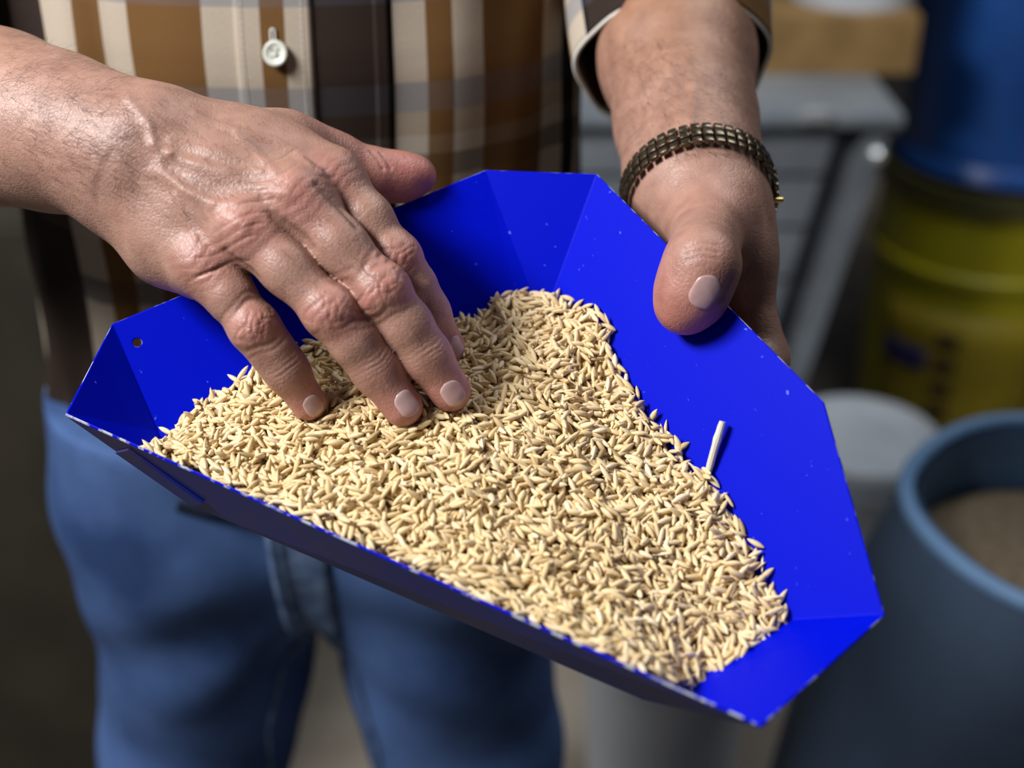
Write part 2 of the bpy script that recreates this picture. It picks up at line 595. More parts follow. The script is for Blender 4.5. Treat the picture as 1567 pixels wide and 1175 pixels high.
class Chain:
    """smooth union of tapered capsules along points (p, r)"""
    def __init__(self, pts, k=0.006, flat=None, extra=()):
        self.segs = [(np.asarray(pts[i][0], float), np.asarray(pts[i + 1][0], float), pts[i][1], pts[i + 1][1]) for i in range(len(pts) - 1)]
        for (c, r) in extra:
            c = np.asarray(c, float)
            self.segs.append((c, c + np.array([0, 0, 1e-4]), r, r))
        self.k = k
        self.flat = flat
        al = np.array([q for s in self.segs for q in (s[0], s[1])])
        rm = max(max(s[2], s[3]) for s in self.segs)
        self.lo = al.min(0) - rm - 0.035
        self.hi = al.max(0) + rm + 0.035

    def inside(self, p):
        return np.all((p > self.lo) & (p < self.hi), axis=1)

    def ev(self, p):
        d = None
        for a, b, ra, rb in self.segs:
            q = rcone(p, a, b, ra, rb, self.flat)
            d = q if d is None else smin(d, q, self.k)
        return d

    def __call__(self, p):
        out = np.full(len(p), 0.2)
        m = self.inside(p)
        if m.any():
            out[m] = self.ev(p[m])
        return out


def surface_nets(f, lo, hi, h):
    lo = np.asarray(lo, float)
    hi = np.asarray(hi, float)
    B = 8
    nb = np.ceil((hi - lo) / (h * B)).astype(int)
    g = np.stack(np.meshgrid(*[np.arange(n) for n in nb], indexing='ij'), -1).reshape(-1, 3)
    cen = lo + (g + 0.5) * h * B
    keep = np.zeros(len(g), bool)
    for s in range(0, len(g), 200000):
        keep[s:s + 200000] = np.abs(f(cen[s:s + 200000])) < h * B * 1.15
    g = g[keep]
    off = np.stack(np.meshgrid(*[np.arange(B + 1)] * 3, indexing='ij'), -1).reshape(-1, 3)
    dims = nb * B + 2
    ids_l, pos_l, quads = [], [], []
    coff = np.array([[i, j, k] for i in (0, 1) for j in (0, 1) for k in (0, 1)])
    edges = [(a, b) for a in range(8) for b in range(a + 1, 8) if np.abs(coff[a] - coff[b]).sum() == 1]

    def cid(c):
        return (c[..., 0].astype(np.int64) * dims[1] + c[..., 1]) * dims[2] + c[..., 2]
    step = 600
    for s in range(0, len(g), step):
        gb = g[s:s + step]
        ci = gb[:, None, :] * B + off[None]
        val = f((lo + ci.reshape(-1, 3) * h)).reshape(len(gb), B + 1, B + 1, B + 1)
        sg = val < 0
        V = [val[:, i:i + B, j:j + B, k:k + B] for i, j, k in coff]
        S = [sg[:, i:i + B, j:j + B, k:k + B] for i, j, k in coff]
        cnt = sum(x.astype(np.int8) for x in S)
        act = (cnt > 0) & (cnt < 8)
        w = np.argwhere(act)
        if len(w):
            vv = [v[act] for v in V]
            ss = [x[act] for x in S]
            acc = np.zeros((len(w), 3))
            num = np.zeros(len(w))
            for a, b in edges:
                m = ss[a] != ss[b]
                t = np.where(m, vv[a] / np.where(m, vv[a] - vv[b], 1), 0)
                acc += np.where(m[:, None], coff[a] + (coff[b] - coff[a]) * t[:, None], 0)
                num += m
            cell = gb[w[:, 0]] * B + w[:, 1:]
            ids_l.append(cid(cell))
            pos_l.append(lo + (cell + acc / num[:, None]) * h)
        for ax in range(3):
            sl0 = [slice(None)] + [slice(0, B)] * 3
            sl1 = list(sl0)
            sl1[ax + 1] = slice(1, B + 1)
            a = sg[tuple(sl0)]
            b = sg[tuple(sl1)]
            e = np.argwhere(a != b)
            if not len(e):
                continue
            flip = a[a != b]
            c = gb[e[:, 0]] * B + e[:, 1:]
            u, v = (ax + 1) % 3, (ax + 2) % 3
            du = np.zeros(3, int)
            dv = np.zeros(3, int)
            du[u] = 1
            dv[v] = 1
            q = np.stack([cid(c - du - dv), cid(c - dv), cid(c), cid(c - du)], 1)
            q[~flip] = q[~flip][:, ::-1]
            quads.append(q)
    ids = np.concatenate(ids_l)
    pos = np.concatenate(pos_l)
    o = np.argsort(ids)
    ids, pos = ids[o], pos[o]
    q = np.concatenate(quads)
    idx = np.searchsorted(ids, q).clip(0, len(ids) - 1)
    ok = np.all(ids[idx] == q, axis=1)
    return pos, idx[ok]


def grad(f, p, e=0.0004):
    g = np.zeros_like(p)
    for i in range(3):
        d = np.zeros(3)
        d[i] = e
        g[:, i] = (f(p + d) - f(p - d)) / (2 * e)
    return g


def project(f, p, n=3):
    p = p.copy()
    for _ in range(n):
        d = f(p)
        g = grad(f, p)
        g2 = np.maximum((g * g).sum(1), 0.05)
        p -= g * (np.clip(d, -0.004, 0.004) / g2)[:, None]
    return p


def trace(f, px, py, d0=0.40, d1=1.0):
    """first surface point of f seen through a pixel"""
    r = ray(px, py)
    ds = np.linspace(d0, d1, 1200)
    v = f(CAM + ds[:, None] * r)
    i = np.argmax(v < 0)
    if v[i] >= 0:
        i = int(np.argmin(v))
        return CAM + ds[i] * r
    t = v[i - 1] / (v[i - 1] - v[i])
    return CAM + (ds[i - 1] + t * (ds[i] - ds[i - 1])) * r


# ------------------------------------------------------------------ the room
def struct(name, verts, faces, mat):
    return tag(obj(name, verts, faces, mat, smooth=False), kind='structure')


mb = MB()
mb.box((0, 1.8, -0.03), (7, 7.0, 0.06))
tag(mb.build('floor', M['floor'], smooth=False), 'grey brown concrete floor', kind='structure')
mb = MB()
mb.box((0, 4.3, 1.5), (7, 0.1, 3.0))
tag(mb.build('wall_back', M['wall'], smooth=False), 'dark wall behind the store of sacks and buckets', kind='structure')

# ------------------------------------------------------------------ scoop geometry
RIM_G, RIM_A, RIM_F = P(102, 632, 0.60), P(743, 260, 0.67), P(1165, 1108, 0.485)
RN = unit(np.cross(RIM_F - RIM_G, RIM_A - RIM_G))
if RN @ UP < 0:
    RN = -RN
FLO = RIM_G - RN * 0.046
fp = {k: hit(*v, FLO, RN) for k, v in dict(h=(240, 660), g=(300, 772), f=(985, 1066), e=(1190, 950), b=(830, 490), a=(800, 500)).items()}
RIM_B = hit(913, 266, RIM_G, RN)
RIM_H = hit(172, 495, RIM_G, RN)
RWN = unit(np.cross(fp['e'] - fp['b'], RIM_B - fp['b']))      # right wall plane
if RWN @ RN < 0:
    RWN = -RWN
RIM_D = hit(1260, 615, fp['b'], RWN)
RIM_E = hit(1353, 940, fp['b'], RWN)
BWN = unit(np.cross(RIM_H - RIM_A, fp['a'] - RIM_A))          # back wall plane
if BWN @ RN < 0:
    BWN = -BWN
LWN = unit(np.cross(RIM_H - RIM_G, fp['h'] - RIM_G))
EWN = unit(np.cross(fp['f'] - fp['e'], RIM_E - fp['e']))
FWN = unit(np.cross(RIM_F - RIM_G, fp['g'] - RIM_G))
fp['h'] = hit(240, 660, RIM_A, BWN)      # foot of the left corner, on the back wall
LWN = unit(np.cross(RIM_H - RIM_G, fp['h'] - RIM_G))


def build_scoop():
    names = ['G', 'H', 'A', 'B', 'D', 'E', 'F', 'g', 'h', 'a', 'b', 'e', 'f']
    V = [RIM_G, RIM_H, RIM_A, RIM_B, RIM_D, RIM_E, RIM_F] + [fp[k] for k in 'ghabef']
    ix = {n: i for i, n in enumerate(names)}
    F = [['g', 'h', 'a'], ['g', 'a', 'b'], ['g', 'b', 'e'], ['g', 'e', 'f'], ['G', 'H', 'h', 'g'], ['A', 'B', 'b', 'a'], ['B', 'D', 'e', 'b'], ['D', 'E', 'e'],
         ['E', 'F', 'f', 'e'], ['F', 'G', 'g', 'f']]
    F = [[ix[n] for n in f] for f in F]
    # back wall with a drilled hole near the left corner
    hc = hit(210, 524, RIM_A, BWN)
    e1 = unit(RIM_A - RIM_H)
    e2 = np.cross(BWN, e1)
    ring = [hc + 0.0021 * (e1 * math.cos(t) + e2 * math.sin(t)) for t in np.linspace(0, 2 * math.pi, 12, endpoint=False)]
    hb = len(V)
    V += ring
    outer = [ix['H'], ix['A'], ix['a'], ix['h']]
    order = outer + list(range(hb, hb + 12))
    tri = tessellate_polygon([[Vector(V[i]) for i in outer], [Vector(V[i]) for i in range(hb, hb + 12)]])
    F += [[order[i] for i in t] for t in tri]
    bm = bmesh.new()
    vs = [bm.verts.new(v) for v in V]
    for f in F:
        try:
            bm.faces.new([vs[i] for i in f])
        except ValueError:
            pass
    bmesh.ops.recalc_face_normals(bm, faces=bm.faces[:])
    bm.normal_update()
    # make interior normals face the opening
    s = sum(f.normal.dot(Vector(RN)) * f.calc_area() for f in bm.faces)
    if s < 0:
        bmesh.ops.reverse_faces(bm, faces=bm.faces[:])
    me = bpy.data.meshes.new('pan')
    bm.to_mesh(me)
    bm.free()
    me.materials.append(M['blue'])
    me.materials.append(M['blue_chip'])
    me.materials.append(M['blue_shaded'])
    o = bpy.data.objects.new('pan', me)
    COL.objects.link(o)
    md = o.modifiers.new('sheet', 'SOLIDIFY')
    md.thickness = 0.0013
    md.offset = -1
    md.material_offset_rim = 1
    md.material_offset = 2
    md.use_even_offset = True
    bv = o.modifiers.new('fold', 'BEVEL')
    bv.width = 0.0006
    bv.segments = 2
    bv.limit_method = 'ANGLE'
    bv.angle_limit = math.radians(25)
    return o


scoop = empty('grain_scoop', FLO)
tag(scoop, 'blue enamelled sheet metal grain scoop held in both hands, full of rice', 'scoop')
pan = build_scoop()
pan.parent = scoop
pan.matrix_parent_inverse = scoop.matrix_world.inverted()
# folded corner tab riveted on the outside of the front wall, at its left end
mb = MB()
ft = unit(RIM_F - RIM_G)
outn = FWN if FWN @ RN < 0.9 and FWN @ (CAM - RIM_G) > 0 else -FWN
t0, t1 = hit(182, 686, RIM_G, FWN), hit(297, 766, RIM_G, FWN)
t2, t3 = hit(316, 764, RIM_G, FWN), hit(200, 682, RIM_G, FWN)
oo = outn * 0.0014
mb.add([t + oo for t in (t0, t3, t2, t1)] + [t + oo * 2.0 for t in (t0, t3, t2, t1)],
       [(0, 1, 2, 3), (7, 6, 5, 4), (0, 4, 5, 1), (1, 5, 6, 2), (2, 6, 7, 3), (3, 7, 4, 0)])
mb.build('corner_tab', M['blue_shaded'], scoop, smooth=False)


# ------------------------------------------------------------------ rice heap surface over the scoop floor
EU = unit(fp['f'] - fp['g'])
EV = unit(np.cross(RN, EU))


def to_uvw(p):
    q = np.asarray(p) - FLO
    return np.stack([q @ EU, q @ EV, q @ RN], -1)


def from_uvw(u, v, w):
    return FLO + np.multiply.outer(u, EU) + np.multiply.outer(v, EV) + np.multiply.outer(w, RN)


bpts = []
for px, py in ((238, 676), (262, 640), (292, 618)):
    bpts.append(hit(px, py, RIM_H, LWN) if px < 250 else hit(px, py, RIM_A, BWN))
for px, py in ((340, 592), (385, 560), (450, 528), (520, 512), (600, 503), (690, 489), (742, 462), (790, 442)):
    bpts.append(hit(px, py, RIM_A, BWN))
for px, py in ((850, 446), (917, 462), (938, 500), (950, 553), (985, 606), (1030, 662), (1068, 705), (1110, 748), (1165, 832), (1190, 885), (1214, 935)):
    bpts.append(hit(px, py, fp['b'], RWN))
for px, py in ((1165, 985), (1110, 1022), (1076, 1046)):
    bpts.append(hit(px, py, fp['e'], EWN))
for t in (0.88, 0.75, 0.6, 0.45, 0.3, 0.18, 0.10):
    p = RIM_G + (RIM_F - RIM_G) * t
    dn = (fp['f'] - RIM_F) * t + (fp['g'] - RIM_G) * (1 - t)
    bpts.append(p + unit(dn) * (0.0050 + 0.004 * max(0, 0.3 - t) / 0.3))
bpts = np.array(bpts)
BU = to_uvw(bpts)
ctr = BU[:, :2].mean(0)
ext = [(*(ctr), 0.032)]
_q = to_uvw(hit(1085, 985, RIM_G, RN))
ext.append((_q[0], _q[1], to_uvw(hit(1110, 1022, fp['e'], EWN))[2] + 0.0035))


def tps(r2):
    return 0.5 * r2 * np.log(r2 + 1e-12)


CP = np.vstack([BU, np.array(ext)])
n_ = len(CP)
K = tps(((CP[:, None, :2] - CP[None, :, :2]) ** 2).sum(-1)) + np.eye(n_) * 2e-5
Pm = np.hstack([np.ones((n_, 1)), CP[:, :2]])
SOL = np.linalg.solve(np.block([[K, Pm], [Pm.T, np.zeros((3, 3))]]), np.concatenate([CP[:, 2], np.zeros(3)]))


def heap_w(u, v):
    u = np.asarray(u, float)
    v = np.asarray(v, float)
    r2 = (u[..., None] - CP[:, 0]) ** 2 + (v[..., None] - CP[:, 1]) ** 2
    w = tps(r2) @ SOL[:n_] + SOL[n_] + SOL[n_ + 1] * u + SOL[n_ + 2] * v
    w = w + 0.0011 * np.sin(u * 95 + 1.3) * np.sin(v * 88) + 0.0007 * np.sin(u * 210 + v * 150)
    return w


def heap_depth(px, py):
    r = ray(px, py)
    d = np.linspace(0.45, 0.75, 900)
    q = to_uvw(CAM + d[:, None] * r)
    s = q[:, 2] - heap_w(q[:, 0], q[:, 1])
    i = int(np.argmax(s < 0))
    return d[i]


def wall_depth(px, py):
    return (hit(px, py, fp['b'], RWN) - CAM) @ FW


print('heap centre w', heap_w(*ctr), [round(heap_depth(*q), 4) for q in ((484, 637), (629, 651), (702, 627), (692, 539), (900, 800))])
print('wall depth', [round(wall_depth(*q), 4) for q in ((1045, 490), (1068, 420), (1027, 378), (1150, 500), (1197, 545), (1100, 600))])

# ------------------------------------------------------------------ the man: body (one surface)
TW = -unit(FW)          # towards camera


def D(px, py, d, r):
    return (P(px, py, d), r)


tipd = {k: heap_depth(*q) for k, q in dict(p=(470, 618), r=(615, 630), m=(690, 605), i=(690, 530)).items()}
RH = {}
RH['pinky'] = [D(313, 402, 0.590, .0126), D(352, 452, 0.587, .0102), D(389, 501, 0.5865, .0096), D(415, 535, 0.590, .0093), D(438, 566, 0.594, .0091), D(472, 616, tipd['p'] - 0.0095, .0081)]
RH['ring'] = [D(378, 350, 0.584, .0134), D(440, 412, 0.580, .0108), D(506, 478, 0.579, .0104), D(542, 522, 0.583, .0102), D(574, 564, 0.588, .0100), D(616, 622, tipd['r'] - 0.0105, .0090)]
RH['middle'] = [D(452, 305, 0.587, .0140), D(520, 375, 0.583, .0112), D(585, 445, 0.582, .0107), D(622, 497, 0.587, .0105), D(652, 544, 0.592, .0103), D(689, 598, tipd['m'] - 0.0110, .0093)]
RH['index'] = [D(508, 277, 0.602, .0122), D(562, 335, 0.599, .0106), D(605, 396, 0.599, .0103), D(632, 438, 0.604, .0098), D(654, 478, 0.610, .0094), D(684, 530, 0.624, .0083)]
print('tips', tipd)
RFN = ['pinky', 'ring', 'middle', 'index']


def DR(px, py, d, r):
    return D(px, py, d + 0.016, r * 1.028)


def dors(p):
    return unit(unit(CAM - p) + 0.25 * UP)


def finger(pts, bulge=0.35):
    pip = pts[2]
    dp = dors(pip[0])
    t = unit(pts[4][0] - pts[1][0])
    dp = unit(dp - t * (dp @ t))
    ex = [(pip[0] + dp * pip[1] * 0.07, pip[1] * 0.97)]
    return Chain(pts, k=0.006, extra=ex)


R_fing = [finger(RH[k]) for k in RFN]
wr = [(200, 288, .608), (214, 258, .603), (232, 230, .601), (252, 204, .604)]
R_meta = []
for k, (x, y, d) in zip(RFN, wr):
    m0 = RH[k][0]
    R_meta.append(Chain([D(x, y, d, .0165), (0.5 * (P(x, y, d) + m0[0]) - TW * 0.001, .0138), (m0[0], m0[1])], k=0.01))
R_palm = [
    Chain([DR(205, 318, .603, .0165), DR(258, 372, .594, .0165), DR(306, 408, .587, .0135)], k=0.012),          # little-finger side of the palm
    Chain([DR(250, 232, .605, .0185), DR(340, 300, .597, .0185), DR(400, 330, .592, .0150), DR(465, 298, .594, .0120)], k=0.012),
    Chain([DR(285, 215, .602, .0165), DR(385, 234, .607, .0160), DR(455, 240, .618, .0132)], k=0.012),          # thumb root
    Chain([DR(345, 222, .600, .0145), DR(440, 248, .596, .0130), DR(503, 276, .590, .0110)], k=0.012),           # web
]
R_thumb = Chain([D(440, 222, .634, .0152), D(510, 245, .646, .0128), D(575, 267, .655, .0118), D(612, 271, .660, .0114), D(637, 269, .662, .0098)], k=0.006)
R_arm = Chain([D(-310, 112, .745, .047), D(-150, 128, .705, .0445), D(0, 180, .658, .0378), D(90, 203, .635, .0328), D(165, 223, .618, .0268), D(215, 240, .612, .0247)], k=0.02)

# left hand: thumb inside the rim, four fingers outside and underneath
wD = wall_depth
LH_arm = Chain([D(1035, -125, .84, .048), D(1033, -20, .795, .0455), D(1036, 90, .752, .0395), D(1050, 190, .716, .0335), D(1064, 262, .690, .0290), D(1070, 300, .677, .0265)], k=0.02)
LH_thumb = Chain([D(1072, 305, .672, .0225), D(1082, 352, .648, .0178), D(1074, 405, wD(1074, 405) - .0165, .0158), D(1058, 448, wD(1058, 448) - .0145, .0150), D(1047, 468, wD(1047, 468) - .0125, .0126)], k=0.008)
LH_palm = [
    Chain([D(1070, 300, .680, .0240), D(1100, 345, .672, .0205), D(1128, 400, .667, .0150)], k=0.014),
    Chain([D(1062, 305, .690, .0235), D(1085, 370, .695, .0190), D(1108, 425, .690, .0150)], k=0.014),
    Chain([D(1050, 310, .697, .0220), D(1062, 380, .712, .0185), D(1080, 430, .714, .0140)], k=0.014),
    Chain([D(1105, 335, .664, .0165), D(1130, 385, .664, .0135), D(1140, 425, .664, .0120)], k=0.014),
]
LH_f = [
    [D(1135, 415, .667, .0128), D(1172, 548, .664, .0108), D(1125, 625, wD(1120, 600) + .0150, .0088), D(1090, 640, wD(1090, 640) + .0135, .0080)],
    [D(1112, 428, .692, .0128), D(1140, 500, .697, .0102), D(1070, 585, wD(1070, 585) + .0180, .0092), D(1035, 620, wD(1035, 620) + .0145, .0082)],
    [D(1085, 432, .714, .0122), D(1110, 490, .722, .0098), D(1030, 560, wD(1030, 560) + .0200, .0088), D(995, 590, wD(995, 590) + .0150, .0078)],
    [D(1060, 425, .728, .0112), D(1080, 470, .735, .0088), D(1010, 520, wD(1010, 520) + .0220, .0078), D(975, 545, wD(975, 545) + .0150, .0070)],
]
LH_fing = [Chain(f, k=0.006) for f in LH_f]

SHR, SHL = np.array([-0.325, 0.92, 1.50]), np.array([0.050, 0.945, 1.53])
uparms = [Chain([(SHR, .062), (P(-310, 112, .745), .047)], k=0.02), Chain([(SHL, .060), (P(1035, -125, .84), .048)], k=0.02)]
torso = Chain([((-0.145, 0.875, 1.00), .095), ((-0.14, 0.875, 1.22), .10), ((-0.138, 0.915, 1.47), .085)], k=0.05, extra=[])
shoul = Chain([(SHR, .058), ((-0.14, 0.925, 1.535), .066), (SHL, .058)], k=0.03)
neck = Chain([((-0.14, 0.92, 1.53), .06), ((-0.14, 0.905, 1.66), .056)], k=0.03)


def hand_r(p):
    palm = None
    for c in R_meta:
        d = c(p)
        palm = d if palm is None else smin(palm, d, 0.010)
    for c in R_palm:
        palm = smin(palm, c(p), 0.013)
    palm = smin(palm, R_arm(p), 0.022)
    out = smin(palm, R_thumb(p), 0.014)
    fs = [smin(palm, c(p), 0.009) for c in R_fing]
    ff = fs[0]
    for q in fs[1:]:
        ff = smin(ff, q, 0.0012)
    return np.minimum(out, ff)


def hand_l(p):
    palm = None
    for c in LH_palm:
        d = c(p)
        palm = d if palm is None else smin(palm, d, 0.014)
    palm = smin(palm, LH_arm(p), 0.022)
    out = smin(palm, LH_thumb(p), 0.012)
    fs = [smin(palm, c(p), 0.009) for c in LH_fing]
    ff = fs[0]
    for q in fs[1:]:
        ff = smin(ff, q, 0.0012)
    return np.minimum(out, ff)


def body(p):
    d = smin(hand_r(p), uparms[0](p), 0.02)
    e = smin(hand_l(p), uparms[1](p), 0.02)
    t = smin(torso(p), shoul(p), 0.05)
    t = smin(t, neck(p), 0.03)
    return smin(smin(t, d, 0.03), e, 0.03)


BPOS, BQ = surface_nets(body, (-0.47, 0.44, 0.86), (0.21, 1.06, 1.75), 0.0021)
print('body verts', len(BPOS), 'at', round(time.time() - T0, 1))


def refine_body(pos, quads):
    """split the faces of both hands and the forearms finer, then settle them on the surface"""
    bm = bmesh.new()
    me = bpy.data.meshes.new('tmp')
    me.from_pydata(pos.tolist(), [], quads.tolist())
    bm.from_mesh(me)
    bpy.data.meshes.remove(me)
    for rep, (x0, x1, y1) in enumerate(((-0.30, 0.20, 0.74), (-0.185, -0.015, 0.66))):
        es = set()
        for f in bm.faces:
            c = f.calc_center_median()
            if x0 < c.x < x1 and c.y < y1 and c.z > 1.06:
                if rep == 1 and f.normal.dot(Vector(TW)) < -0.15:
                    continue
                es.update(f.edges)
        bmesh.ops.subdivide_edges(bm, edges=list(es), cuts=1, use_grid_fill=True)
        bm.normal_update()
    bm.verts.index_update()
    v = np.array([q.co[:] for q in bm.verts])
    fs = [[q.index for q in f.verts] for f in bm.faces]
    bm.free()
    return v, fs


BV, BF = refine_body(BPOS, BQ)
BV = project(body, BV, 3)
BNRM = grad(body, BV)
BNRM /= np.maximum(np.linalg.norm(BNRM, axis=1), 1e-6)[:, None]
print('refined verts', len(BV), 'at', round(time.time() - T0, 1))

# --- relief of the skin, worked along the surface normal
DISP = np.zeros(len(BV))
RED = np.zeros(len(BV))
PALE = np.zeros(len(BV))
dark_spots = np.zeros(len(BV))


def g1(q, s):
    return np.exp(-(q / s) ** 2)


def knuckle(px, py, a, b, size, kind='pip', amp=1.0, f=hand_r):
    """creases round a finger joint; a, b: points along the finger"""
    K0 = trace(f, px, py)
    n = grad(f, K0[None])[0]
    n = unit(n)
    t = unit(b - a)
    t = unit(t - n * (t @ n))
    s = np.cross(n, t)
    q = BV - K0
    m = np.linalg.norm(q, axis=1) < 0.022
    q = q[m]
    x, y, z = q @ t, q @ s, q @ n
    face = np.clip((BNRM[m] @ n + 0.05) / 0.5, 0, 1)
    x = x + 0.0004 * np.sin(y * 420 + px)
    d = np.zeros(len(x))
    if kind == 'pip':
        th = np.arctan2(y * 0.62, x)
        wv = 0.13 * np.sin(2 * th + px) + 0.10 * np.sin(3 * th + py) + 0.05 * np.sin(7 * th + px * 2)
        r = np.sqrt(x * x + (0.62 * y) ** 2) / size + wv
        d += 0.0003 * g1(r, 0.9)
        for q0, (r0, w, am) in enumerate(((1.02, 0.14, .52), (0.66, 0.10, .34), (0.34, 0.10, .26), (1.38, 0.11, .22))):
            br = np.clip(0.55 + 0.75 * np.sin(2 * th + q0 * 1.9 + py), 0, 1)
            d -= 0.001 * am * g1(r - r0, w) * br
        for q0 in (-0.5, -0.1, 0.35):
            d -= 0.00022 * g1(x / size - q0 + 0.5 * (y / size) + 0.1 * np.sin(6 * y / size), 0.08) * g1(y / size - q0, 0.6)
            d -= 0.00018 * g1(y / size - q0 + 0.4 * (x / size), 0.09) * g1(x / size, 0.7)
        RED[m] = np.maximum(RED[m], 0.6 * g1(r, 1.0) * face)
    elif kind == 'dip':
        for x0, am in ((-0.55, .10), (-0.28, .20), (0.0, .26), (0.22, .14), (0.45, .10)):
            d -= 0.001 * am * g1(x / size - x0 + 0.10 * (y / size) ** 2, 0.07) * g1(y / size, 1.1)
        d += 0.00015 * g1(x / size, .7)
    elif kind == 'mcp':
        r = np.sqrt(x * x + y * y) / size
        d += 0.0005 * g1(r, 0.9)
        for x0, am in ((-0.6, .16), (-0.2, .2), (0.15, .2), (0.5, .16), (0.85, .14)):
            d -= 0.001 * am * g1(x / size - x0 + 0.18 * (y / size) ** 2 + 0.06 * np.sin(y / size * 5), 0.09) * g1(y / size, 1.2)
        RED[m] = np.maximum(RED[m], 0.55 * g1(r, 1.0) * face)
    DISP[m] += d * face * amp


for k, pip, dip in (('pinky', (388, 499), (441, 567)), ('ring', (507, 476), (575, 560)), ('middle', (586, 443), (655, 544)), ('index', (612, 395), (662, 478))):
    c = [q[0] for q in RH[k]]
    sz = 0.0085 if k == 'pinky' else 0.0098
    knuckle(*pip, c[1], c[4], sz, 'pip')
    knuckle(*dip, c[3], c[5], 0.0085, 'dip')
knuckle(456, 298, RH['middle'][0][0] - (RH['middle'][2][0] - RH['middle'][0][0]), RH['middle'][2][0], 0.013, 'mcp', 0.8)
knuckle(380, 345, RH['ring'][0][0] - (RH['ring'][2][0] - RH['ring'][0][0]), RH['ring'][2][0], 0.013, 'mcp', 0.8)
knuckle(315, 402, RH['pinky'][0][0] - (RH['pinky'][2][0] - RH['pinky'][0][0]), RH['pinky'][2][0], 0.012, 'mcp', 0.8)
knuckle(508, 262, RH['index'][0][0] - (RH['index'][2][0] - RH['index'][0][0]), RH['index'][2][0], 0.012, 'mcp', 0.9)


def ridge(pxs, width, height, f=hand_r):
    """a vein, tendon (height > 0) or crease (height < 0) along a line over the skin"""
    pts = np.array([trace(f, *q) for q in pxs])
    m = np.all((BV > pts.min(0) - 0.012) & (BV < pts.max(0) + 0.012), axis=1)
    q = BV[m]
    best = np.full(len(q), 1.0)
    L = len(pts) - 1
    for i in range(L):
        a, b = pts[i], pts[i + 1]
        t = np.clip(((q - a) @ (b - a)) / ((b - a) @ (b - a)), 0, 1)
        best = np.minimum(best, np.linalg.norm(q - a - t[:, None] * (b - a), axis=1))
    DISP[m] += height * g1(best, width)


mm = 0.001
ridge([(196, 150), (228, 190), (236, 222), (262, 236)], 2.2 * mm, 1.1 * mm)
ridge([(262, 236), (300, 250), (345, 262), (400, 262)], 2.3 * mm, 0.9 * mm)
ridge([(236, 222), (250, 262), (285, 292), (330, 312)], 2.3 * mm, 0.9 * mm)
ridge([(330, 312), (362, 312), (392, 300)], 2.0 * mm, 0.7 * mm)
ridge([(365, 200), (420, 215), (455, 232), (470, 250)], 2.4 * mm, 0.8 * mm)
ridge([(300, 175), (350, 195), (390, 230), (420, 262)], 2.3 * mm, 0.7 * mm)
ridge([(270, 300), (285, 340), (300, 365)], 1.6 * mm, 0.6 * mm)
ridge([(255, 240), (350, 275), (440, 298)], 3.0 * mm, 0.8 * mm)      # tendons
ridge([(235, 262), (310, 310), (375, 345)], 3.0 * mm, 0.7 * mm)
ridge([(265, 215), (380, 245), (490, 262)], 3.0 * mm, 0.7 * mm)
ridge([(418, 330), (452, 352), (478, 378)], 2.2 * mm, -0.9 * mm)     # hollows between the knuckles
ridge([(345, 385), (372, 405), (395, 425)], 2.2 * mm, -0.8 * mm)
ridge([(486, 285), (520, 318), (545, 345)], 2.2 * mm, -0.9 * mm)
for dx, am in ((0, -0.42), (13, -0.2)):        # wrist creases
    ridge([(170 + dx, 232), (156 + dx * .8, 258), (147 + dx * .5, 284), (150 + dx * 1.2, 312)], 2.0 * mm, am * 0.9 * mm)
for k in range(7):                                                   # fine pleats across the back of the hand
    x0, y0 = 300 + k * 13 + RNG.uniform(-6, 6), 395 - k * 22
    ridge([(x0 + i * 17, y0 - 6 * i + 5 * math.sin(i + k)) for i in range(6)], 0.8 * mm, -0.30 * mm)
for k in range(5):
    x0, y0 = 290 + k * 9, 430 - k * 4
    ridge([(x0 + i * 14, y0 - 2 * i - 10 * math.sin(i * 0.6)) for i in range(5)], 0.8 * mm, -0.28 * mm)
# thumb of the left hand: joint creases
for dy, am in ((0, .35), (10, .5), (20, .35)):
    ridge([(1050, 378 + dy), (1072, 372 + dy), (1098, 376 + dy)], 0.8 * mm, -am * mm, hand_l)
ridge([(1120, 425), (1113, 440), (1104, 458)], 1.6 * mm, -0.7 * mm, hand_l)
ridge([(1020, 90), (1040, 150), (1042, 205)], 3 * mm, 0.8 * mm, hand_l)
ridge([(1062, 130), (1058, 190), (1066, 225)], 2.2 * mm, 0.8 * mm, hand_l)
ridge([(568, 232), (578, 244), (586, 258)], 1.0 * mm, -0.6 * mm)
ridge([(582, 234), (592, 246), (598, 258)], 1.0 * mm, -0.5 * mm)

# --- skin colouring of its own: redder knuckles, fingertips and thumbs, browner forearms
tips = [(RH[k][5][0], 0.016, 0.75) for k in RFN] + [(P(630, 270, .655), 0.028, 1.0), (P(1045, 480, wD(1045, 480) - .012), 0.026, 1.0), (P(1090, 350, .64), 0.02, 0.35),
                                                   (P(470, 305, .56), 0.014, 0.7), (P(540, 255, .645), 0.03, 0.6)]
for c, s, am in tips:
    RED = np.maximum(RED, am * np.exp(-((BV - c) ** 2).sum(1) / s ** 2))
base = np.array([0.40, 0.225, 0.165])
redc = np.array([0.49, 0.185, 0.15])
brn = np.array([0.34, 0.175, 0.105])
armf = np.clip((BV[:, 1] - 0.60) / 0.10, 0, 1)
armf = np.where(BV[:, 0] > 0, np.clip((BV[:, 2] - 1.245) / 0.05, 0, 1), armf)
col = base + (brn - base) * armf[:, None]
col = col + (redc - col) * np.clip(RED, 0, 1)[:, None]
cre = np.clip(-DISP / 0.0008, 0, 1)  # shade painted into the creases, on top of the skin's own colouring
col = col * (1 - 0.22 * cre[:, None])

BV2 = BV + BNRM * DISP[:, None]

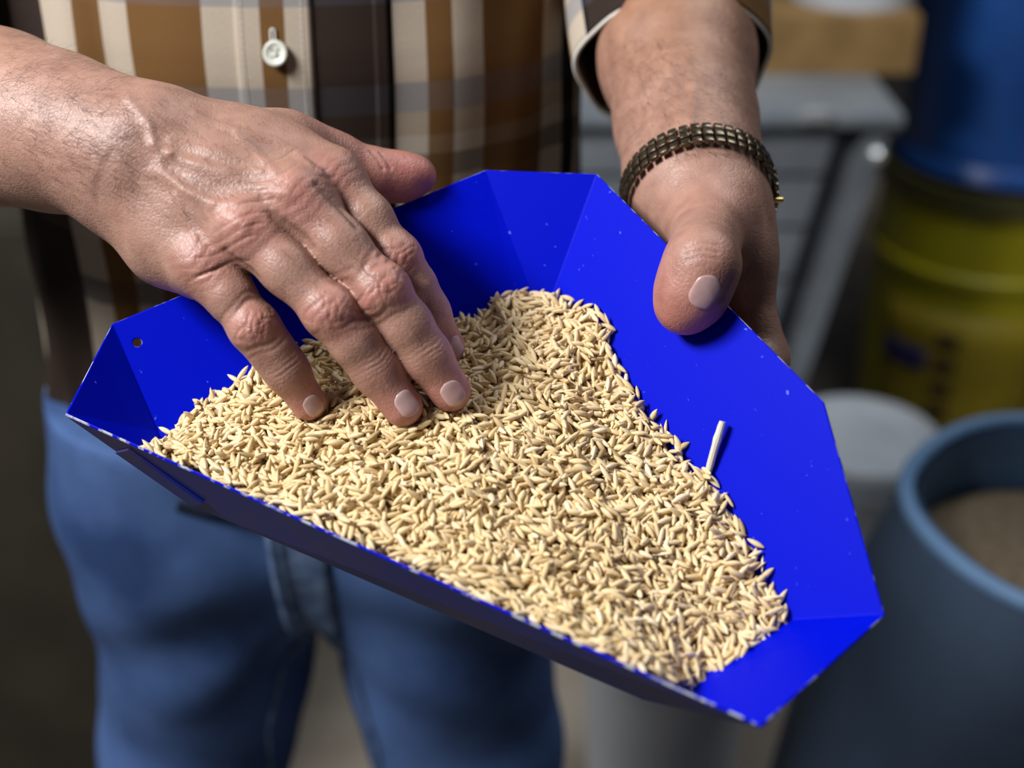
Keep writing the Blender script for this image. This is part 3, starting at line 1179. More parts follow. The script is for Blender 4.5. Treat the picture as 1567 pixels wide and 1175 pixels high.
person = empty('person', (-0.145, 0.86, 0.0))
tag(person, 'man in plaid shirt and blue jeans holding the scoop, one hand in the rice', 'person')
bo = obj('body', BV2, BF, M['skin'], person)
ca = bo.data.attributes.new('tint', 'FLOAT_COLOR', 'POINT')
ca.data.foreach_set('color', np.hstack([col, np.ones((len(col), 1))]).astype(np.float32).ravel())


# --- nails
def nail(px, py, a, b, wid, length, f, lift=0.00035, seed=None):
    c = trace(f, px, py) if seed is None else project(f, np.asarray(seed)[None], 8)[0]
    n = unit(grad(f, c[None])[0])
    t = unit(b - a)
    t = unit(t - n * (t @ n))
    s = np.cross(n, t)
    nu, nv = 13, 13
    pts, hh = [], []
    for j in range(nv):
        for i in range(nu):
            u = -1 + 2 * i / (nu - 1)
            v = -1 + 2 * j / (nv - 1)
            e = 0.72 if v < 0 else 0.86           # rounded root, flatter tip
            uu = u * math.sqrt(max(0, 1 - 0.55 * abs(v) ** 3.2))
            vv = v * (1 - (1 - e) * u * u)
            pts.append(c + s * uu * wid / 2 + t * vv * length / 2)
            edge = max(abs(u), abs(v))
            hh.append(lift * (1 - max(0, (edge - 0.75) / 0.25) ** 2 * 1.3) + (0.0005 * max(0, v) ** 3))
    pts = project(f, np.array(pts), 5)
    nn = grad(f, pts)
    nn /= np.linalg.norm(nn, axis=1)[:, None]
    nn = 0.5 * nn + 0.5 * n
    pts = pts + nn * np.array(hh)[:, None]
    low = pts - nn * 0.0009
    fs = []
    for j in range(nv - 1):
        for i in range(nu - 1):
            k = j * nu + i
            fs.append((k, k + 1, k + nu + 1, k + nu))
    m = nu * nv
    per = [i for i in range(nu)] + [j * nu + nu - 1 for j in range(1, nv)] + [(nv - 1) * nu + i for i in range(nu - 2, -1, -1)] + [j * nu for j in range(nv - 2, 0, -1)]
    for q in range(len(per)):
        k0, k1 = per[q], per[(q + 1) % len(per)]
        fs.append((k1, k0, k0 + m, k1 + m))
    return obj('fingernail', np.vstack([pts, low]), fs, M['nail'], person)


nail(481, 622, RH['pinky'][4][0], RH['pinky'][5][0], 0.0104, 0.0116, hand_r)
nail(624, 617, RH['ring'][4][0], RH['ring'][5][0], 0.0124, 0.0128, hand_r)
nail(694, 603, RH['middle'][4][0], RH['middle'][5][0], 0.0122, 0.0130, hand_r)
nail(690, 536, RH['index'][4][0], RH['index'][5][0], 0.0100, 0.0115, hand_r, seed=RH['index'][5][0] + TW * 0.007 + RT * 0.004)
nail(640, 243, P(580, 262, .655), P(640, 262, .662), 0.0130, 0.0150, hand_r, seed=P(640, 268, .661) + UP * 0.010 + FW * 0.0075)
nail(1072, 450, P(1086, 400, .63), P(1060, 470, .622), 0.0140, 0.0160, hand_l, seed=P(1057, 446, wD(1060, 450) - .0145) + RT * 0.0038 - FW * 0.0132)
print('body done', round(time.time() - T0, 1))


# ------------------------------------------------------------------ rice: one heap of thousands of grains
def grain_template(ns=6, nr=7):
    prof = [0.0, 0.50, 0.86, 1.0, 0.93, 0.62, 0.24, 0.0]
    vs = [(0, 0, -0.5)]
    zz = [-0.5, -0.36, -0.2, -0.02, 0.16, 0.32, 0.43, 0.5]
    for j in range(1, 7):
        for k in range(ns):
            th = 2 * math.pi * k / ns
            r = prof[j]
            vs.append((r * math.cos(th), r * 0.82 * math.sin(th), zz[j]))
    vs.append((0, 0, 0.5))
    fs = []
    for k in range(ns):
        fs.append((0, 1 + (k + 1) % ns, 1 + k))
    for j in range(5):
        for k in range(ns):
            a, b = 1 + j * ns + k, 1 + j * ns + (k + 1) % ns
            fs.append((a, b, b + ns))
            fs.append((a, b + ns, a + ns))
    t = len(vs) - 1
    for k in range(ns):
        fs.append((t, 1 + 5 * ns + k, 1 + 5 * ns + (k + 1) % ns))
    return np.array(vs), np.array(fs)


def in_poly(u, v, poly):
    x = np.zeros(len(u), bool)
    n = len(poly)
    for i in range(n):
        (x0, y0), (x1, y1) = poly[i], poly[(i + 1) % n]
        c = ((y0 > v) != (y1 > v)) & (u < (x1 - x0) * (v - y0) / (y1 - y0 + 1e-12) + x0)
        x ^= c
    return x


def poly_dist(u, v, poly):
    d = np.full(len(u), 9.0)
    p = np.stack([u, v], 1)
    n = len(poly)
    for i in range(n):
        a, b = poly[i], poly[(i + 1) % n]
        t = np.clip(((p - a) @ (b - a)) / ((b - a) @ (b - a) + 1e-12), 0, 1)
        d = np.minimum(d, np.linalg.norm(p - a - t[:, None] * (b - a), axis=1))
    return d


def tips_push(pts):
    """grains are pushed up a little round the fingers"""
    d = hand_r(pts)
    return 0.0022 * np.exp(-((d - 0.003) / 0.006) ** 2)


def build_rice():
    poly = BU[:, :2]
    lo, hi = poly.min(0), poly.max(0)
    gv, gf = grain_template()
    allv, allf, tint = [], [], []
    base = 0
    cell = {}
    for layer, (dens, off, mind) in enumerate(((1.0, -0.0040, 0.0), (1.15, -0.0020, 0.0), (1.0, -0.0002, 0.0024), (0.22, 0.0012, 0.003))):
        area_ = (hi - lo).prod()
        n = int(area_ / 12.5e-6 * dens * (1.0 if mind == 0 else 1.5))
        u = RNG.uniform(lo[0], hi[0], n)
        v = RNG.uniform(lo[1], hi[1], n)
        m = in_poly(u, v, poly)
        u, v = u[m], v[m]
        bd = poly_dist(u, v, poly)
        m = bd > 0.0016
        u, v, bd = u[m], v[m], bd[m]
        if mind:
            kept = []
            gr = {}
            for i in range(len(u)):
                ki, kj = int(u[i] / mind), int(v[i] / mind)
                ok = True
                for a in (-1, 0, 1):
                    for b in (-1, 0, 1):
                        for q in gr.get((ki + a, kj + b), ()):
                            if (u[i] - u[q]) ** 2 + (v[i] - v[q]) ** 2 < mind * mind:
                                ok = False
                if ok:
                    gr.setdefault((ki, kj), []).append(i)
                    kept.append(i)
            u, v, bd = u[kept], v[kept], bd[kept]
        w = heap_w(u, v) + off + RNG.normal(0, 0.0006, len(u))
        pts = from_uvw(u, v, w)
        pts += np.outer(tips_push(pts), RN)
        dist = hand_r(pts)
        m = dist > 0.0009
        u, v, bd, pts, dist = u[m], v[m], bd[m], pts[m], dist[m]
        n = len(u)
        e = 0.002
        gu = (heap_w(u + e, v) - heap_w(u - e, v)) / (2 * e)
        gw = (heap_w(u, v + e) - heap_w(u, v - e)) / (2 * e)
        nrm = RN[None] - gu[:, None] * EU - gw[:, None] * EV
        nrm /= np.linalg.norm(nrm, axis=1)[:, None]
        th = RNG.normal(0, 0.75, n) + RNG.integers(0, 2, n) * math.pi
        # neighbouring grains lean the same way now and then
        th = th + 2.6 * np.sin(u * 75 + 3 * np.sin(v * 40)) * np.cos(v * 82 + 1)
        ax = np.cos(th)[:, None] * EU + np.sin(th)[:, None] * EV
        ax -= nrm * (ax * nrm).sum(1)[:, None]
        ax /= np.linalg.norm(ax, axis=1)[:, None]
        tilt = np.clip(RNG.normal(0.08, 0.27, n), -0.5, 1.0) * np.where(bd < 0.006, 0.6, 1.0)
        if layer == 3:
            tilt = RNG.normal(0.35, 0.35, n)
        z = ax * np.cos(tilt)[:, None] + nrm * np.sin(tilt)[:, None]
        xx = np.cross(z, nrm)
        xx /= np.linalg.norm(xx, axis=1)[:, None]
        yy = np.cross(z, xx)
        roll = RNG.uniform(0, 2 * math.pi, n)
        x2 = xx * np.cos(roll)[:, None] + yy * np.sin(roll)[:, None]
        y2 = -xx * np.sin(roll)[:, None] + yy * np.cos(roll)[:, None]
        ln = RNG.normal(0.0091, 0.0007, n)
        rd = RNG.normal(0.00136, 0.00013, n)
        thin = RNG.random(n) < 0.05
        rd = np.where(thin, rd * 0.6, rd)
        V = pts[:, None, :] + gv[None, :, 0:1] * (x2 * rd[:, None])[:, None, :] + gv[None, :, 1:2] * (y2 * rd[:, None])[:, None, :] + gv[None, :, 2:3] * (z * ln[:, None])[:, None, :]
        # a slight bow along the grain
        V = V + ((0.25 - gv[None, :, 2:3] ** 2) * (ln * 0.12 * RNG.normal(0, 0.6, n))[:, None, None]) * x2[:, None, :]
        # drop grains whose ends would reach through the skin
        ends = hand_r(V[:, [0, 19, -1]].reshape(-1, 3)).reshape(n, 3).min(1)
        ok = ends > -0.0005
        # or through the sheet metal
        for (p0, nn) in ((RIM_A, BWN), (fp['b'], RWN)):
            ok &= (((V[:, [0, 19, -1]] - p0) @ nn).min(1) > -0.0002)
        fin = FWN if FWN @ (fp['b'] - RIM_G) > 0 else -FWN
        ok &= (((V[:, [0, 19, -1]] - RIM_G) @ fin).min(1) > 0.0002)
        V = V[ok]
        n = len(V)
        allv.append(V.reshape(-1, 3))
        allf.append((gf[None] + (np.arange(n) * len(gv))[:, None, None] + base).reshape(-1, 3))
        base += n * len(gv)
        tc = np.clip(RNG.normal(0.62, 0.2, n), 0.02, 1)
        tc = np.where(RNG.random(n) < 0.03, 0.03, tc)
        tint.append(np.repeat(tc, len(gv)))
    V = np.concatenate(allv)
    F = np.concatenate(allf)
    # the grains beneath, as a rough bed with the same outline
    gu, gv2 = np.meshgrid(np.linspace(lo[0], hi[0], 110), np.linspace(lo[1], hi[1], 70), indexing='ij')
    u, v = gu.ravel(), gv2.ravel()
    ins = in_poly(u, v, poly)
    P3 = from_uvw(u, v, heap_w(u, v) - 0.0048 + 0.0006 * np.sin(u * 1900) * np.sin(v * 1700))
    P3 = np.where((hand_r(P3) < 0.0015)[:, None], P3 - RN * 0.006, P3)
    bf = []
    for i in range(109):
        for j in range(69):
            q = (i * 70 + j, (i + 1) * 70 + j, (i + 1) * 70 + j + 1, i * 70 + j + 1)
            if all(ins[k] for k in q):
                bf.append(q)
    nb = len(V)
    Vt = np.vstack([V, P3])
    faces = F.tolist() + [[k + nb for k in q] for q in bf]
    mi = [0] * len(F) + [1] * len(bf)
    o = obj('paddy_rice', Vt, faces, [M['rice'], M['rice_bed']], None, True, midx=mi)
    a = o.data.attributes.new('tint', 'FLOAT', 'POINT')
    a.data.foreach_set('value', np.concatenate([np.concatenate(tint), np.full(len(P3), 0.3)]).astype(np.float32))
    print('grains', len(F) // len(gf))
    return o


rice = build_rice()
tag(rice, 'heap of pale golden unhusked rice grains filling the blue scoop', 'rice', kind='stuff')
print('rice done', round(time.time() - T0, 1))


# a straw leaning on the right wall, a split husk between two fingers
def straw(p0, p1, r, name, label, cat, flat=False):
    mb = MB()
    n = 9
    pts = [p0 + (p1 - p0) * t + np.array([0, 0, 0.0008 * math.sin(t * 3.1)]) for t in np.linspace(0, 1, n)]
    mb.tube(pts, [r * (1.0 if 0 < i < n - 1 else 0.85) * (1.18 if i == 5 else 1) for i in range(n)], 10)
    o = mb.build(name, M['straw'])
    return tag(o, label, cat)


s0 = hit(1084, 722, fp['b'] + RWN * 0.0022, RWN)
s1 = hit(1106, 645, fp['b'] + RWN * 0.0050, RWN)
straw(s0, s1, 0.0017, 'straw', 'pale cut straw leaning against the inside of the blue scoop wall', 'straw')
h0 = P(622, 582, heap_depth(622, 582) - 0.022)
h1 = P(655, 622, heap_depth(655, 622) - 0.007)
straw(h0, h1, 0.0007, 'husk_sliver', 'thin yellow husk sliver caught between the middle and ring fingers', 'husk')

# ------------------------------------------------------------------ shirt
def grid_mesh(name, TH, Z, fn, mat, parent, thick=0.0012, close=False):
    nu, nz = len(TH), len(Z)
    V, UV = [], []
    for z in Z:
        x, y, u = fn(TH, np.full(nu, z))
        for i in range(nu):
            V.append((x[i], y[i], z))
            UV.append((u[i], v_of_z(z)))
    fs = []
    for j in range(nz - 1):
        for i in range(nu - 1):
            k = j * nu + i
            fs.append((k, k + 1, k + nu + 1, k + nu))
    o = obj(name, V, fs, mat, parent, True, uvs=UV)
    md = o.modifiers.new('cloth', 'SOLIDIFY')
    md.thickness = thick
    md.offset = -1
    return o


shirt = grid_mesh('shirt', np.linspace(-math.pi, math.pi, 241), np.linspace(0.975, 1.62, 130), shirt_point, M['plaid'], person)

# front band with its two rows of stitching, the button and its buttonhole
def th_px(px):
    return (cast_shirt(px, 60)[0] - 0.5) / (SH_A * 1.16)


def off_point(eps):
    def fn(th, z):
        x, y, u = shirt_point(th, z)
        return x + eps * np.sin(th), y - eps * np.cos(th), u
    return fn


th_l = th_px(359)
th_r = th_px(477)
placket = grid_mesh('placket', np.linspace(th_l, th_r, 15), np.linspace(0.987, 1.60, 130), off_point(0.0016), M['plaid'], shirt, 0.0014)


def thread_line(th_fn, z0, z1, eps, r, step=0.0032, gap=0.0010):
    mb = MB()
    z = z0
    while z < z1:
        q = []
        for zz in (z, z + (step - gap) / 2, z + step - gap):
            x, y, _ = off_point(eps)(np.array([th_fn(zz)]), np.array([zz]))
            q.append((x[0], y[0], zz))
        mb.tube(q, r, 5)
        z += step
    return mb


for off in (0.0035, (th_r - th_l) * SH_A - 0.0045):
    t = thread_line(lambda z, o=off: th_l + o / SH_A, 1.15, 1.36, 0.0018, 0.00030)
    t.build('stitching', M['thread'], shirt)
# edge of the sewn-down pleat on the dark stripe
th_p = th_px(591)
pleat = grid_mesh('pleat', np.linspace(th_p - 0.007 / SH_A, th_px(596), 5), np.linspace(0.99, 1.55, 110), off_point(0.0012), M['plaid'], shirt, 0.0014)


def surf_from_px(px, py, eps):
    d = 0.75
    for _ in range(30):
        p = P(px, py, d)
        th = math.asin(max(-1, min(1, (p[0] - XC) / SH_A)))
        for _k in range(12):
            x, y, _ = off_point(eps)(np.array([th]), np.array([p[2]]))
            th += (p[0] - x[0]) / SH_A / max(0.3, math.cos(th))
        d += (y[0] - p[1]) * 0.8
    return P(px, py, d)


bc = surf_from_px(422, 82, 0.0034)
bx = unit(np.array([1.0, 0.10, 0]))
bn = unit(np.array([-0.08, -0.93, 0.38]))
bx = unit(bx - bn * (bx @ bn))
bz = np.cross(bn, bx)
if bz[2] < 0:
    bz = -bz
RB = np.stack([bx, bz, bn], 1)


def button_mesh():
    prof = [(0.0, 0.0008), (0.0030, 0.0008), (0.0042, 0.0011), (0.0050, 0.0019), (0.0060, 0.0022), (0.0068, 0.0018), (0.0070, 0.0011), (0.0066, 0.0004), (0.0, 0.0)]
    mb = MB()
    mb.lathe((0, 0, 0), prof, 40)
    mb.v = [bc + RB @ (np.asarray(v) * np.array([1, 1.04, 1])) for v in mb.v]
    return mb


button = button_mesh().build('button', M['button'], shirt, auto=60)
for sx in (-1, 1):
    for sy in (-1, 1):
        mb = MB()
        mb.lathe((0, 0, 0), [(0.0, 0.00105), (0.00062, 0.0010), (0.00062, 0.0004), (0, 0.0004)], 12)
        mb.v = [bc + RB @ (np.asarray(v) + np.array([sx * 0.0017, sy * 0.0019, 0.0002])) for v in mb.v]
        mb.build('button_hole', M['dark_hole'], shirt)
mb = MB()
mb.tube([bc + RB @ np.array(q) for q in ((-0.0002, -0.0018, 0.0011), (0.0002, -0.0008, 0.0016), (0.0001, 0.0008, 0.0016), (0, 0.0018, 0.0011))], 0.0005, 8)
mb.build('button_thread', M['thread'], shirt)
mb = MB()
bh0 = surf_from_px(417, 46, 0.0022)
bh1 = surf_from_px(418, 62, 0.0022)
for sx in (-0.0011, 0.0011):
    mb.tube([bh0 + bx * sx, (bh0 + bh1) / 2 + bx * sx * 1.1, bh1 + bx * sx], 0.0006, 6)
mb.tube([bh0 - bx * 0.0012, bh0 + np.array([0, 0, 0.0008]), bh0 + bx * 0.0012], 0.0006, 6)
mb.build('buttonhole', M['thread'], shirt)


def sleeve(path, ua, phase):
    """short sleeve: open cloth tube along a path of (centre, radius) from shoulder to hem"""
    pp = np.array([p for p, _ in path])
    rr = np.array([r for _, r in path])
    tt = np.linspace(0, 1, len(path))
    nu, nz = 73, 44
    ts_ = np.linspace(0, 1, nz)
    C_ = np.stack([np.interp(ts_, tt, pp[:, i]) for i in range(3)], 1)
    R_ = np.interp(ts_, tt, rr)
    for _ in range(40):
        C_[1:-1] = 0.25 * C_[:-2] + 0.5 * C_[1:-1] + 0.25 * C_[2:]
    V, UV = [], []
    a = None
    for j in range(nz):
        ax = unit(C_[min(j + 1, nz - 1)] - C_[max(j - 1, 0)])
        if a is None:
            a = np.cross(ax, (0, 1, 0.2))
        a = unit(a - ax * (a @ ax))
        b = np.cross(ax, a)
        t = ts_[j]
        for i in range(nu):
            th = 2 * math.pi * i / (nu - 1)
            r = R_[j] * (1 + 0.030 * math.sin(3 * th + 5 * t + phase) * t + 0.02 * math.sin(7 * th - 6 * t) * t)
            V.append(C_[j] + r * (a * math.cos(th) + b * math.sin(th)))
            UV.append((ua + (th - math.pi) * rr[0] * 0.9, 0.42 + 0.30 * (1 - t)))
    fs = [(j * nu + i, j * nu + i + 1, (j + 1) * nu + i + 1, (j + 1) * nu + i) for j in range(nz - 1) for i in range(nu - 1)]
    o = obj('sleeve', V, fs, M['plaid'], shirt, True, uvs=UV)
    md = o.modifiers.new('cloth', 'SOLIDIFY')
    md.thickness = 0.0014
    md.offset = 1
    mb = MB()                                  # turned hem
    mb.tube([np.asarray(q) for q in V[-nu:]], 0.0014, 6)
    mb.build('sleeve_hem', M['thread'], shirt)
    return o


hc_ = P(1030, 102, .770)
hd_ = unit(UP * 0.86 + FW * 0.5)
sleeve([(SHL + np.array([0.0, -0.005, 0.02]), .076), (hc_ + hd_ * 0.16 + np.array([0, 0, .03]), .070), (hc_ + hd_ * 0.06, .061), (hc_, .0545)], 0.62, 1.0)
sleeve([(SHR + np.array([0.0, -0.005, 0.02]), .076), (P(-300, 70, .80) + np.array([0.0, 0.05, 0.10]), .070), (P(-305, 85, .775) + np.array([0.0, 0.015, 0.04]), .062)], 0.36, 2.0)
print('shirt done', round(time.time() - T0, 1))

# ------------------------------------------------------------------ jeans
HIPX = -0.150
LEGS = []
for (x0, x1, x2) in ((-0.238, -0.272, -0.285), (-0.066, -0.040, -0.030)):
    LEGS.append(Chain([((x0, 0.865, 0.86), .106), ((x1, 0.855, 0.62), .075), ((x2, 0.850, 0.42), .066), ((x2, 0.865, 0.10), .072)], k=0.03))
HIPS = Chain([((HIPX - 0.082, 0.866, 0.985), .112), ((HIPX + 0.082, 0.866, 0.985), .112)], k=0.03)
HIPS2 = Chain([((HIPX - 0.090, 0.868, 0.90), .112), ((HIPX + 0.090, 0.868, 0.90), .112)], k=0.03)


def jeans_f(p):
    d = np.minimum(LEGS[0](p), LEGS[1](p))
    d = smin(d, smin(HIPS(p), HIPS2(p), 0.03), 0.035)
    x, y, z = p[:, 0], p[:, 1], p[:, 2]
    lx = np.where(x < HIPX, x - (HIPX - 0.1), -(x - (HIPX + 0.1)))
    f = 0.004 * np.sin(22 * z + 30 * lx) * np.exp(-((z - 0.62) / 0.2) ** 2) + 0.0035 * np.sin(55 * z - 38 * lx + 1) * np.exp(-((z - 0.80) / 0.08) ** 2)
    f += 0.004 * np.sin(60 * z + 20 * lx) * np.exp(-((z - 0.16) / 0.12) ** 2)
    d = d + f
    return np.maximum(np.maximum(d, 0.035 - z), z - 0.985)


jv, jf = surface_nets(jeans_f, (-0.44, 0.68, 0.0), (0.14, 1.06, 1.10), 0.0055)
jeans = obj('jeans', jv, jf, M['denim'], person)


def on_jeans(x, z, eps=0.0):
    y = np.linspace(0.70, 0.9, 400)
    v = jeans_f(np.stack([np.full(400, x), y, np.full(400, z)], 1))
    return np.array([x, y[int(np.argmax(v < 0))] - eps, z])


# fly flap with its stitched edge, side seams, belt loops and waistband
mb = MB()
zs = np.linspace(0.95, 0.785, 26)
nx = 9
vs, fs = [], []
for j, z in enumerate(zs):
    t = j / 25
    xl = -0.172 + 0.004 * t + 0.018 * max(0, t - 0.75) * 2
    for i in range(nx):
        vs.append(on_jeans(xl + (-0.128 - xl) * i / (nx - 1), z, 0.0035 - 0.002 * (i == nx - 1)))
for j in range(25):
    for i in range(nx - 1):
        k = j * nx + i
        fs.append((k + 1, k, k + nx, k + nx + 1))
fly = obj('fly', vs, fs, M['denim_seam'], jeans)
md = fly.modifiers.new('c', 'SOLIDIFY')
md.thickness = 0.0025
for off in (0.004, 0.010):
    mb = MB()
    mb.tube([on_jeans(-0.172 + off + 0.004 * j / 25, z, 0.0048) for j, z in enumerate(zs)], 0.0008, 6)
    mb.build('seam', M['denim_seam'], jeans)
for s, xs in ((0, [(-0.150, .80), (-0.178, .77), (-0.196, .70), (-0.205, .60), (-0.212, .45)]), (1, [(-0.150, .80), (-0.126, .77), (-0.112, .70), (-0.106, .60), (-0.10, .45)])):
    mb = MB()
    mb.tube([on_jeans(x, z, 0.001) for x, z in xs], 0.0022, 8)
    mb.build('seam', M['denim_seam'], jeans)
mb = MB()
ring = []
for t in np.linspace(0, 2 * math.pi, 60):
    ring.append((HIPX + 0.188 * math.sin(t), 0.866 - 0.112 * math.cos(t), 0.962))
vs, fs = [], []
for dz, e in ((-0.02, 0.010), (0.02, 0.008)):
    for (x, y, z) in ring:
        dx, dy = x - HIPX, y - 0.866
        L_ = math.hypot(dx, dy)
        vs.append((x + dx / L_ * e, y + dy / L_ * e, z + dz))
n = len(ring)
for i in range(n - 1):
    fs.append((i, i + 1, n + i + 1, n + i))
wb = obj('waistband', vs, fs, M['denim_seam'], jeans)
md = wb.modifiers.new('c', 'SOLIDIFY')
md.thickness = 0.003

# shoes under the jeans
for x in (-0.285, -0.030):
    ch = Chain([((x, 0.90, 0.055), .040), ((x, 0.84, 0.060), .042), ((x, 0.74, 0.045), .036), ((x, 0.69, 0.040), .030)], k=0.03)
    v, f = surface_nets(lambda p, c=ch: np.maximum(c(p), 0.018 - p[:, 2]), (x - 0.06, 0.6, 0.0), (x + 0.06, 1.0, 0.12), 0.005)
    sh = obj('shoe', v, f, M['leather'], person)
    mb = MB()
    prof = [(x + 0.044 * math.cos(t) * (1 if math.sin(t) > 0 else 0.9), 0.80 + 0.150 * math.sin(t)) for t in np.linspace(0, 2 * math.pi, 32, endpoint=False)]
    mb.add([(a, b, 0.0) for a, b in prof] + [(a, b, 0.022) for a, b in prof],
           [tuple(range(32))[::-1], tuple(range(32, 64))] + [(i, (i + 1) % 32, 32 + (i + 1) % 32, 32 + i) for i in range(32)])
    mb.build('sole', M['sole'], sh)


# ------------------------------------------------------------------ wristwatch on the left wrist
w_c = P(1066, 296, .681)
w_ax = unit(P(1070, 300, .677) - P(1050, 190, .716))
w_x = unit(RT - w_ax * (RT @ w_ax))
w_n = np.cross(w_x, w_ax)
if w_n @ TW < 0:
    w_n = -w_n
watch = empty('wristwatch', w_c)
tag(watch, 'bronze coloured link bracelet wristwatch on the bare wrist beside the scoop rim', 'watch')


def ring_pt(t):
    """surface of the wrist at angle t (0 = +x, pi/2 = towards camera)"""
    dr = w_x * math.cos(t) + w_n * math.sin(t)
    r = np.linspace(0.012, 0.055, 220)
    v = hand_l(w_c + r[:, None] * dr)
    i = int(np.argmax(v > 0.0006))
    return w_c + dr * r[i], dr


ts = np.linspace(0, 2 * math.pi, 361)
rp = np.array([ring_pt(t)[0] for t in ts])
cen = rp.mean(0)
for _ in range(12):                                       # smooth the loop
    rp[:-1] = 0.25 * np.roll(rp[:-1], 1, 0) + 0.5 * rp[:-1] + 0.25 * np.roll(rp[:-1], -1, 0)
    rp[-1] = rp[0]
sl = np.concatenate([[0], np.cumsum(np.linalg.norm(np.diff(rp, axis=0), axis=1))])
NL = int(sl[-1] / 0.0054)
for k in range(NL):
    s = (k + 0.5) / NL * sl[-1]
    p = np.array([np.interp(s, sl, rp[:, i]) for i in range(3)])
    q = np.array([np.interp((s + 0.001) % sl[-1], sl, rp[:, i]) for i in range(3)])
    t = unit(q - p)
    o = p - cen
    rad = unit(o - t * (o @ t) - w_ax * (o @ w_ax))
    ang = math.atan2(o @ w_n, o @ w_x)
    if -2.0 < ang < -0.75:
        continue                                          # the case sits here
    R = np.stack([t, w_ax, np.cross(t, w_ax)], 1)
    mb = MB()
    base = p + rad * 0.0016
    sg = 1 if R[:, 2] @ rad > 0 else -1
    for (wy, hw, hh) in ((-0.0052, 0.0042, 0.0026), (0.0, 0.0052, 0.0034), (0.0052, 0.0042, 0.0026)):
        mb.box(base + w_ax * wy, (0.0047, hw, hh), 0.0008, R)
    mb.build('link', M['bronze'], watch)
# case, glass and crown on the outer side of the wrist
o = ring_pt(-1.35)
cr = o[1]
R = np.stack([np.cross(w_ax, cr), w_ax, cr], 1)
mb = MB()
mb.lathe((0, 0, 0), [(0.015, 0.0), (0.0178, 0.0015), (0.018, 0.006), (0.016, 0.0085), (0.0145, 0.0088), (0, 0.0088)], 36)
mb.v = [o[0] + R @ np.asarray(v) for v in mb.v]
mb.build('watch_case', M['bronze'], watch)
_p, _d = ring_pt(0.05)
cp = _p + _d * 0.0030 + w_ax * 0.0085
mb = MB()
mb.tube([cp - RT * 0.003, cp - RT * 0.0005, cp + RT * 0.0012, cp + RT * 0.0016], [0.0014, 0.0014, 0.0013, 0.0006], 12)
mb.tube([cp + w_n * 0.002 - w_ax * 0.006 - RT * 0.0022, cp - RT * 0.0014 - w_ax * 0.001, cp - w_n * .001 - RT * 0.001], 0.0010, 8)
mb.build('crown', M['gold'], watch)

# ------------------------------------------------------------------ hair on the forearms and the back of the hand
def arm_hair():
    vs, fs = [], []
    tri = 0

    def plant(pxs, count, ln, flow, f, spread):
        nonlocal tri
        x0, y0, x1, y1 = pxs
        sx = RNG.uniform(x0, x1, count)
        sy = RNG.uniform(y0, y1, count)
        g = []
        for px, py in zip(sx, sy):
            r = ray(px, py)
            g.append(r)
        g = np.array(g)
        d = np.full(count, 0.5)
        for _ in range(60):
            q = f(CAM + g * d[:, None])
            d += np.clip(q, -0.02, 0.05) * 0.9
        pt = CAM + g * d[:, None]
        ok = (np.abs(f(pt)) < 0.0006) & (d < 0.9)
        pt = pt[ok]
        nn = grad(f, pt)
        nn /= np.linalg.norm(nn, axis=1)[:, None]
        for p, n in zip(pt, nn):
            fl = flow + RNG.normal(0, spread, 3)
            fl = unit(fl - n * (fl @ n))
            side = np.cross(n, fl)
            L = ln * RNG.uniform(0.5, 1.2)
            b = len(vs)
            w = 0.000055
            cv = RNG.normal(0, 0.25)
            for t in (0, 0.4, 0.75, 1.0):
                c = p + n * (0.0003 + L * 0.32 * math.sin(t * 1.7)) + fl * L * t + side * cv * L * t * t
                ww = w * (1 - 0.7 * t)
                vs.append(c - side * ww)
                vs.append(c + side * ww)
                vs.append(c + n * ww)
            for j in range(3):
                a = b + j * 3
                for k in range(3):
                    k2 = (k + 1) % 3
                    fs.append((a + k, a + k2, a + 3 + k2, a + 3 + k))
    dr = unit(P(200, 240, .60) - P(0, 178, .65))
    plant((0, 50, 200, 300), 900, 0.008, unit(dr + 0.5 * UP), hand_r, 0.35)
    plant((180, 150, 400, 330), 260, 0.0055, unit(dr - 0.5 * UP), hand_r, 0.35)
    plant((420, 320, 560, 460), 60, 0.004, unit(P(585, 445, .55) - P(452, 305, .57)), hand_r, 0.3)
    plant((930, 60, 1145, 240), 900, 0.009, unit(-UP + 0.6 * RT), hand_l, 0.4)
    return obj('arm_hair', vs, fs, M['hair'], person)


ah = arm_hair()
ah['kind'] = 'stuff'
print('hair done', round(time.time() - T0, 1))

# ------------------------------------------------------------------ things in the store behind
def floor_pt(px, py, z=0.0):
    r = ray(px, py)
    return CAM + r * ((z - CAM[2]) / r[2])


# grey metal grain cleaner with drawers, sloping right end
gc = empty('grain_cleaner', (0.45, 1.98, 0))
tag(gc, 'grey sheet metal drawer cabinet with a sloping end standing behind the man', 'cabinet')
Y0 = 1.86                      # front face
def at_y(px, py, y):
    r = ray(px, py)
    return CAM + r * (y / r[1])
def prism(front, depth, name, mat, parent):
    mb = MB()
    n = len(front)
    back = [np.asarray(p) + np.array([0, depth, 0]) for p in front]
    mb.add(list(front) + back, [tuple(range(n))[::-1], tuple(range(n, 2 * n))] + [(i, (i + 1) % n, n + (i + 1) % n, n + i) for i in range(n)])
    return mb.build(name, mat, parent, smooth=False)
xl = at_y(560, 200, Y0)[0]
tr, br = at_y(1362, 183, Y0), at_y(1140, 830, Y0)
zt, zb = tr[2], 0.0
kx = (br[0] - tr[0]) / (br[2] - tr[2])
def xr(z): return tr[0] + kx * (z - tr[2])
prism([(xl, Y0 + .012, 0.04), (xr(0.04) - 0.02, Y0 + .012, 0.04), (xr(zt) - 0.02, Y0 + .012, zt), (xl, Y0 + .012, zt)], 0.42, 'body', M['steel_dark'], gc)
z = zt - 0.012
hs = [0.075, 0.082, 0.085, 0.088, 0.09, 0.09, 0.09]
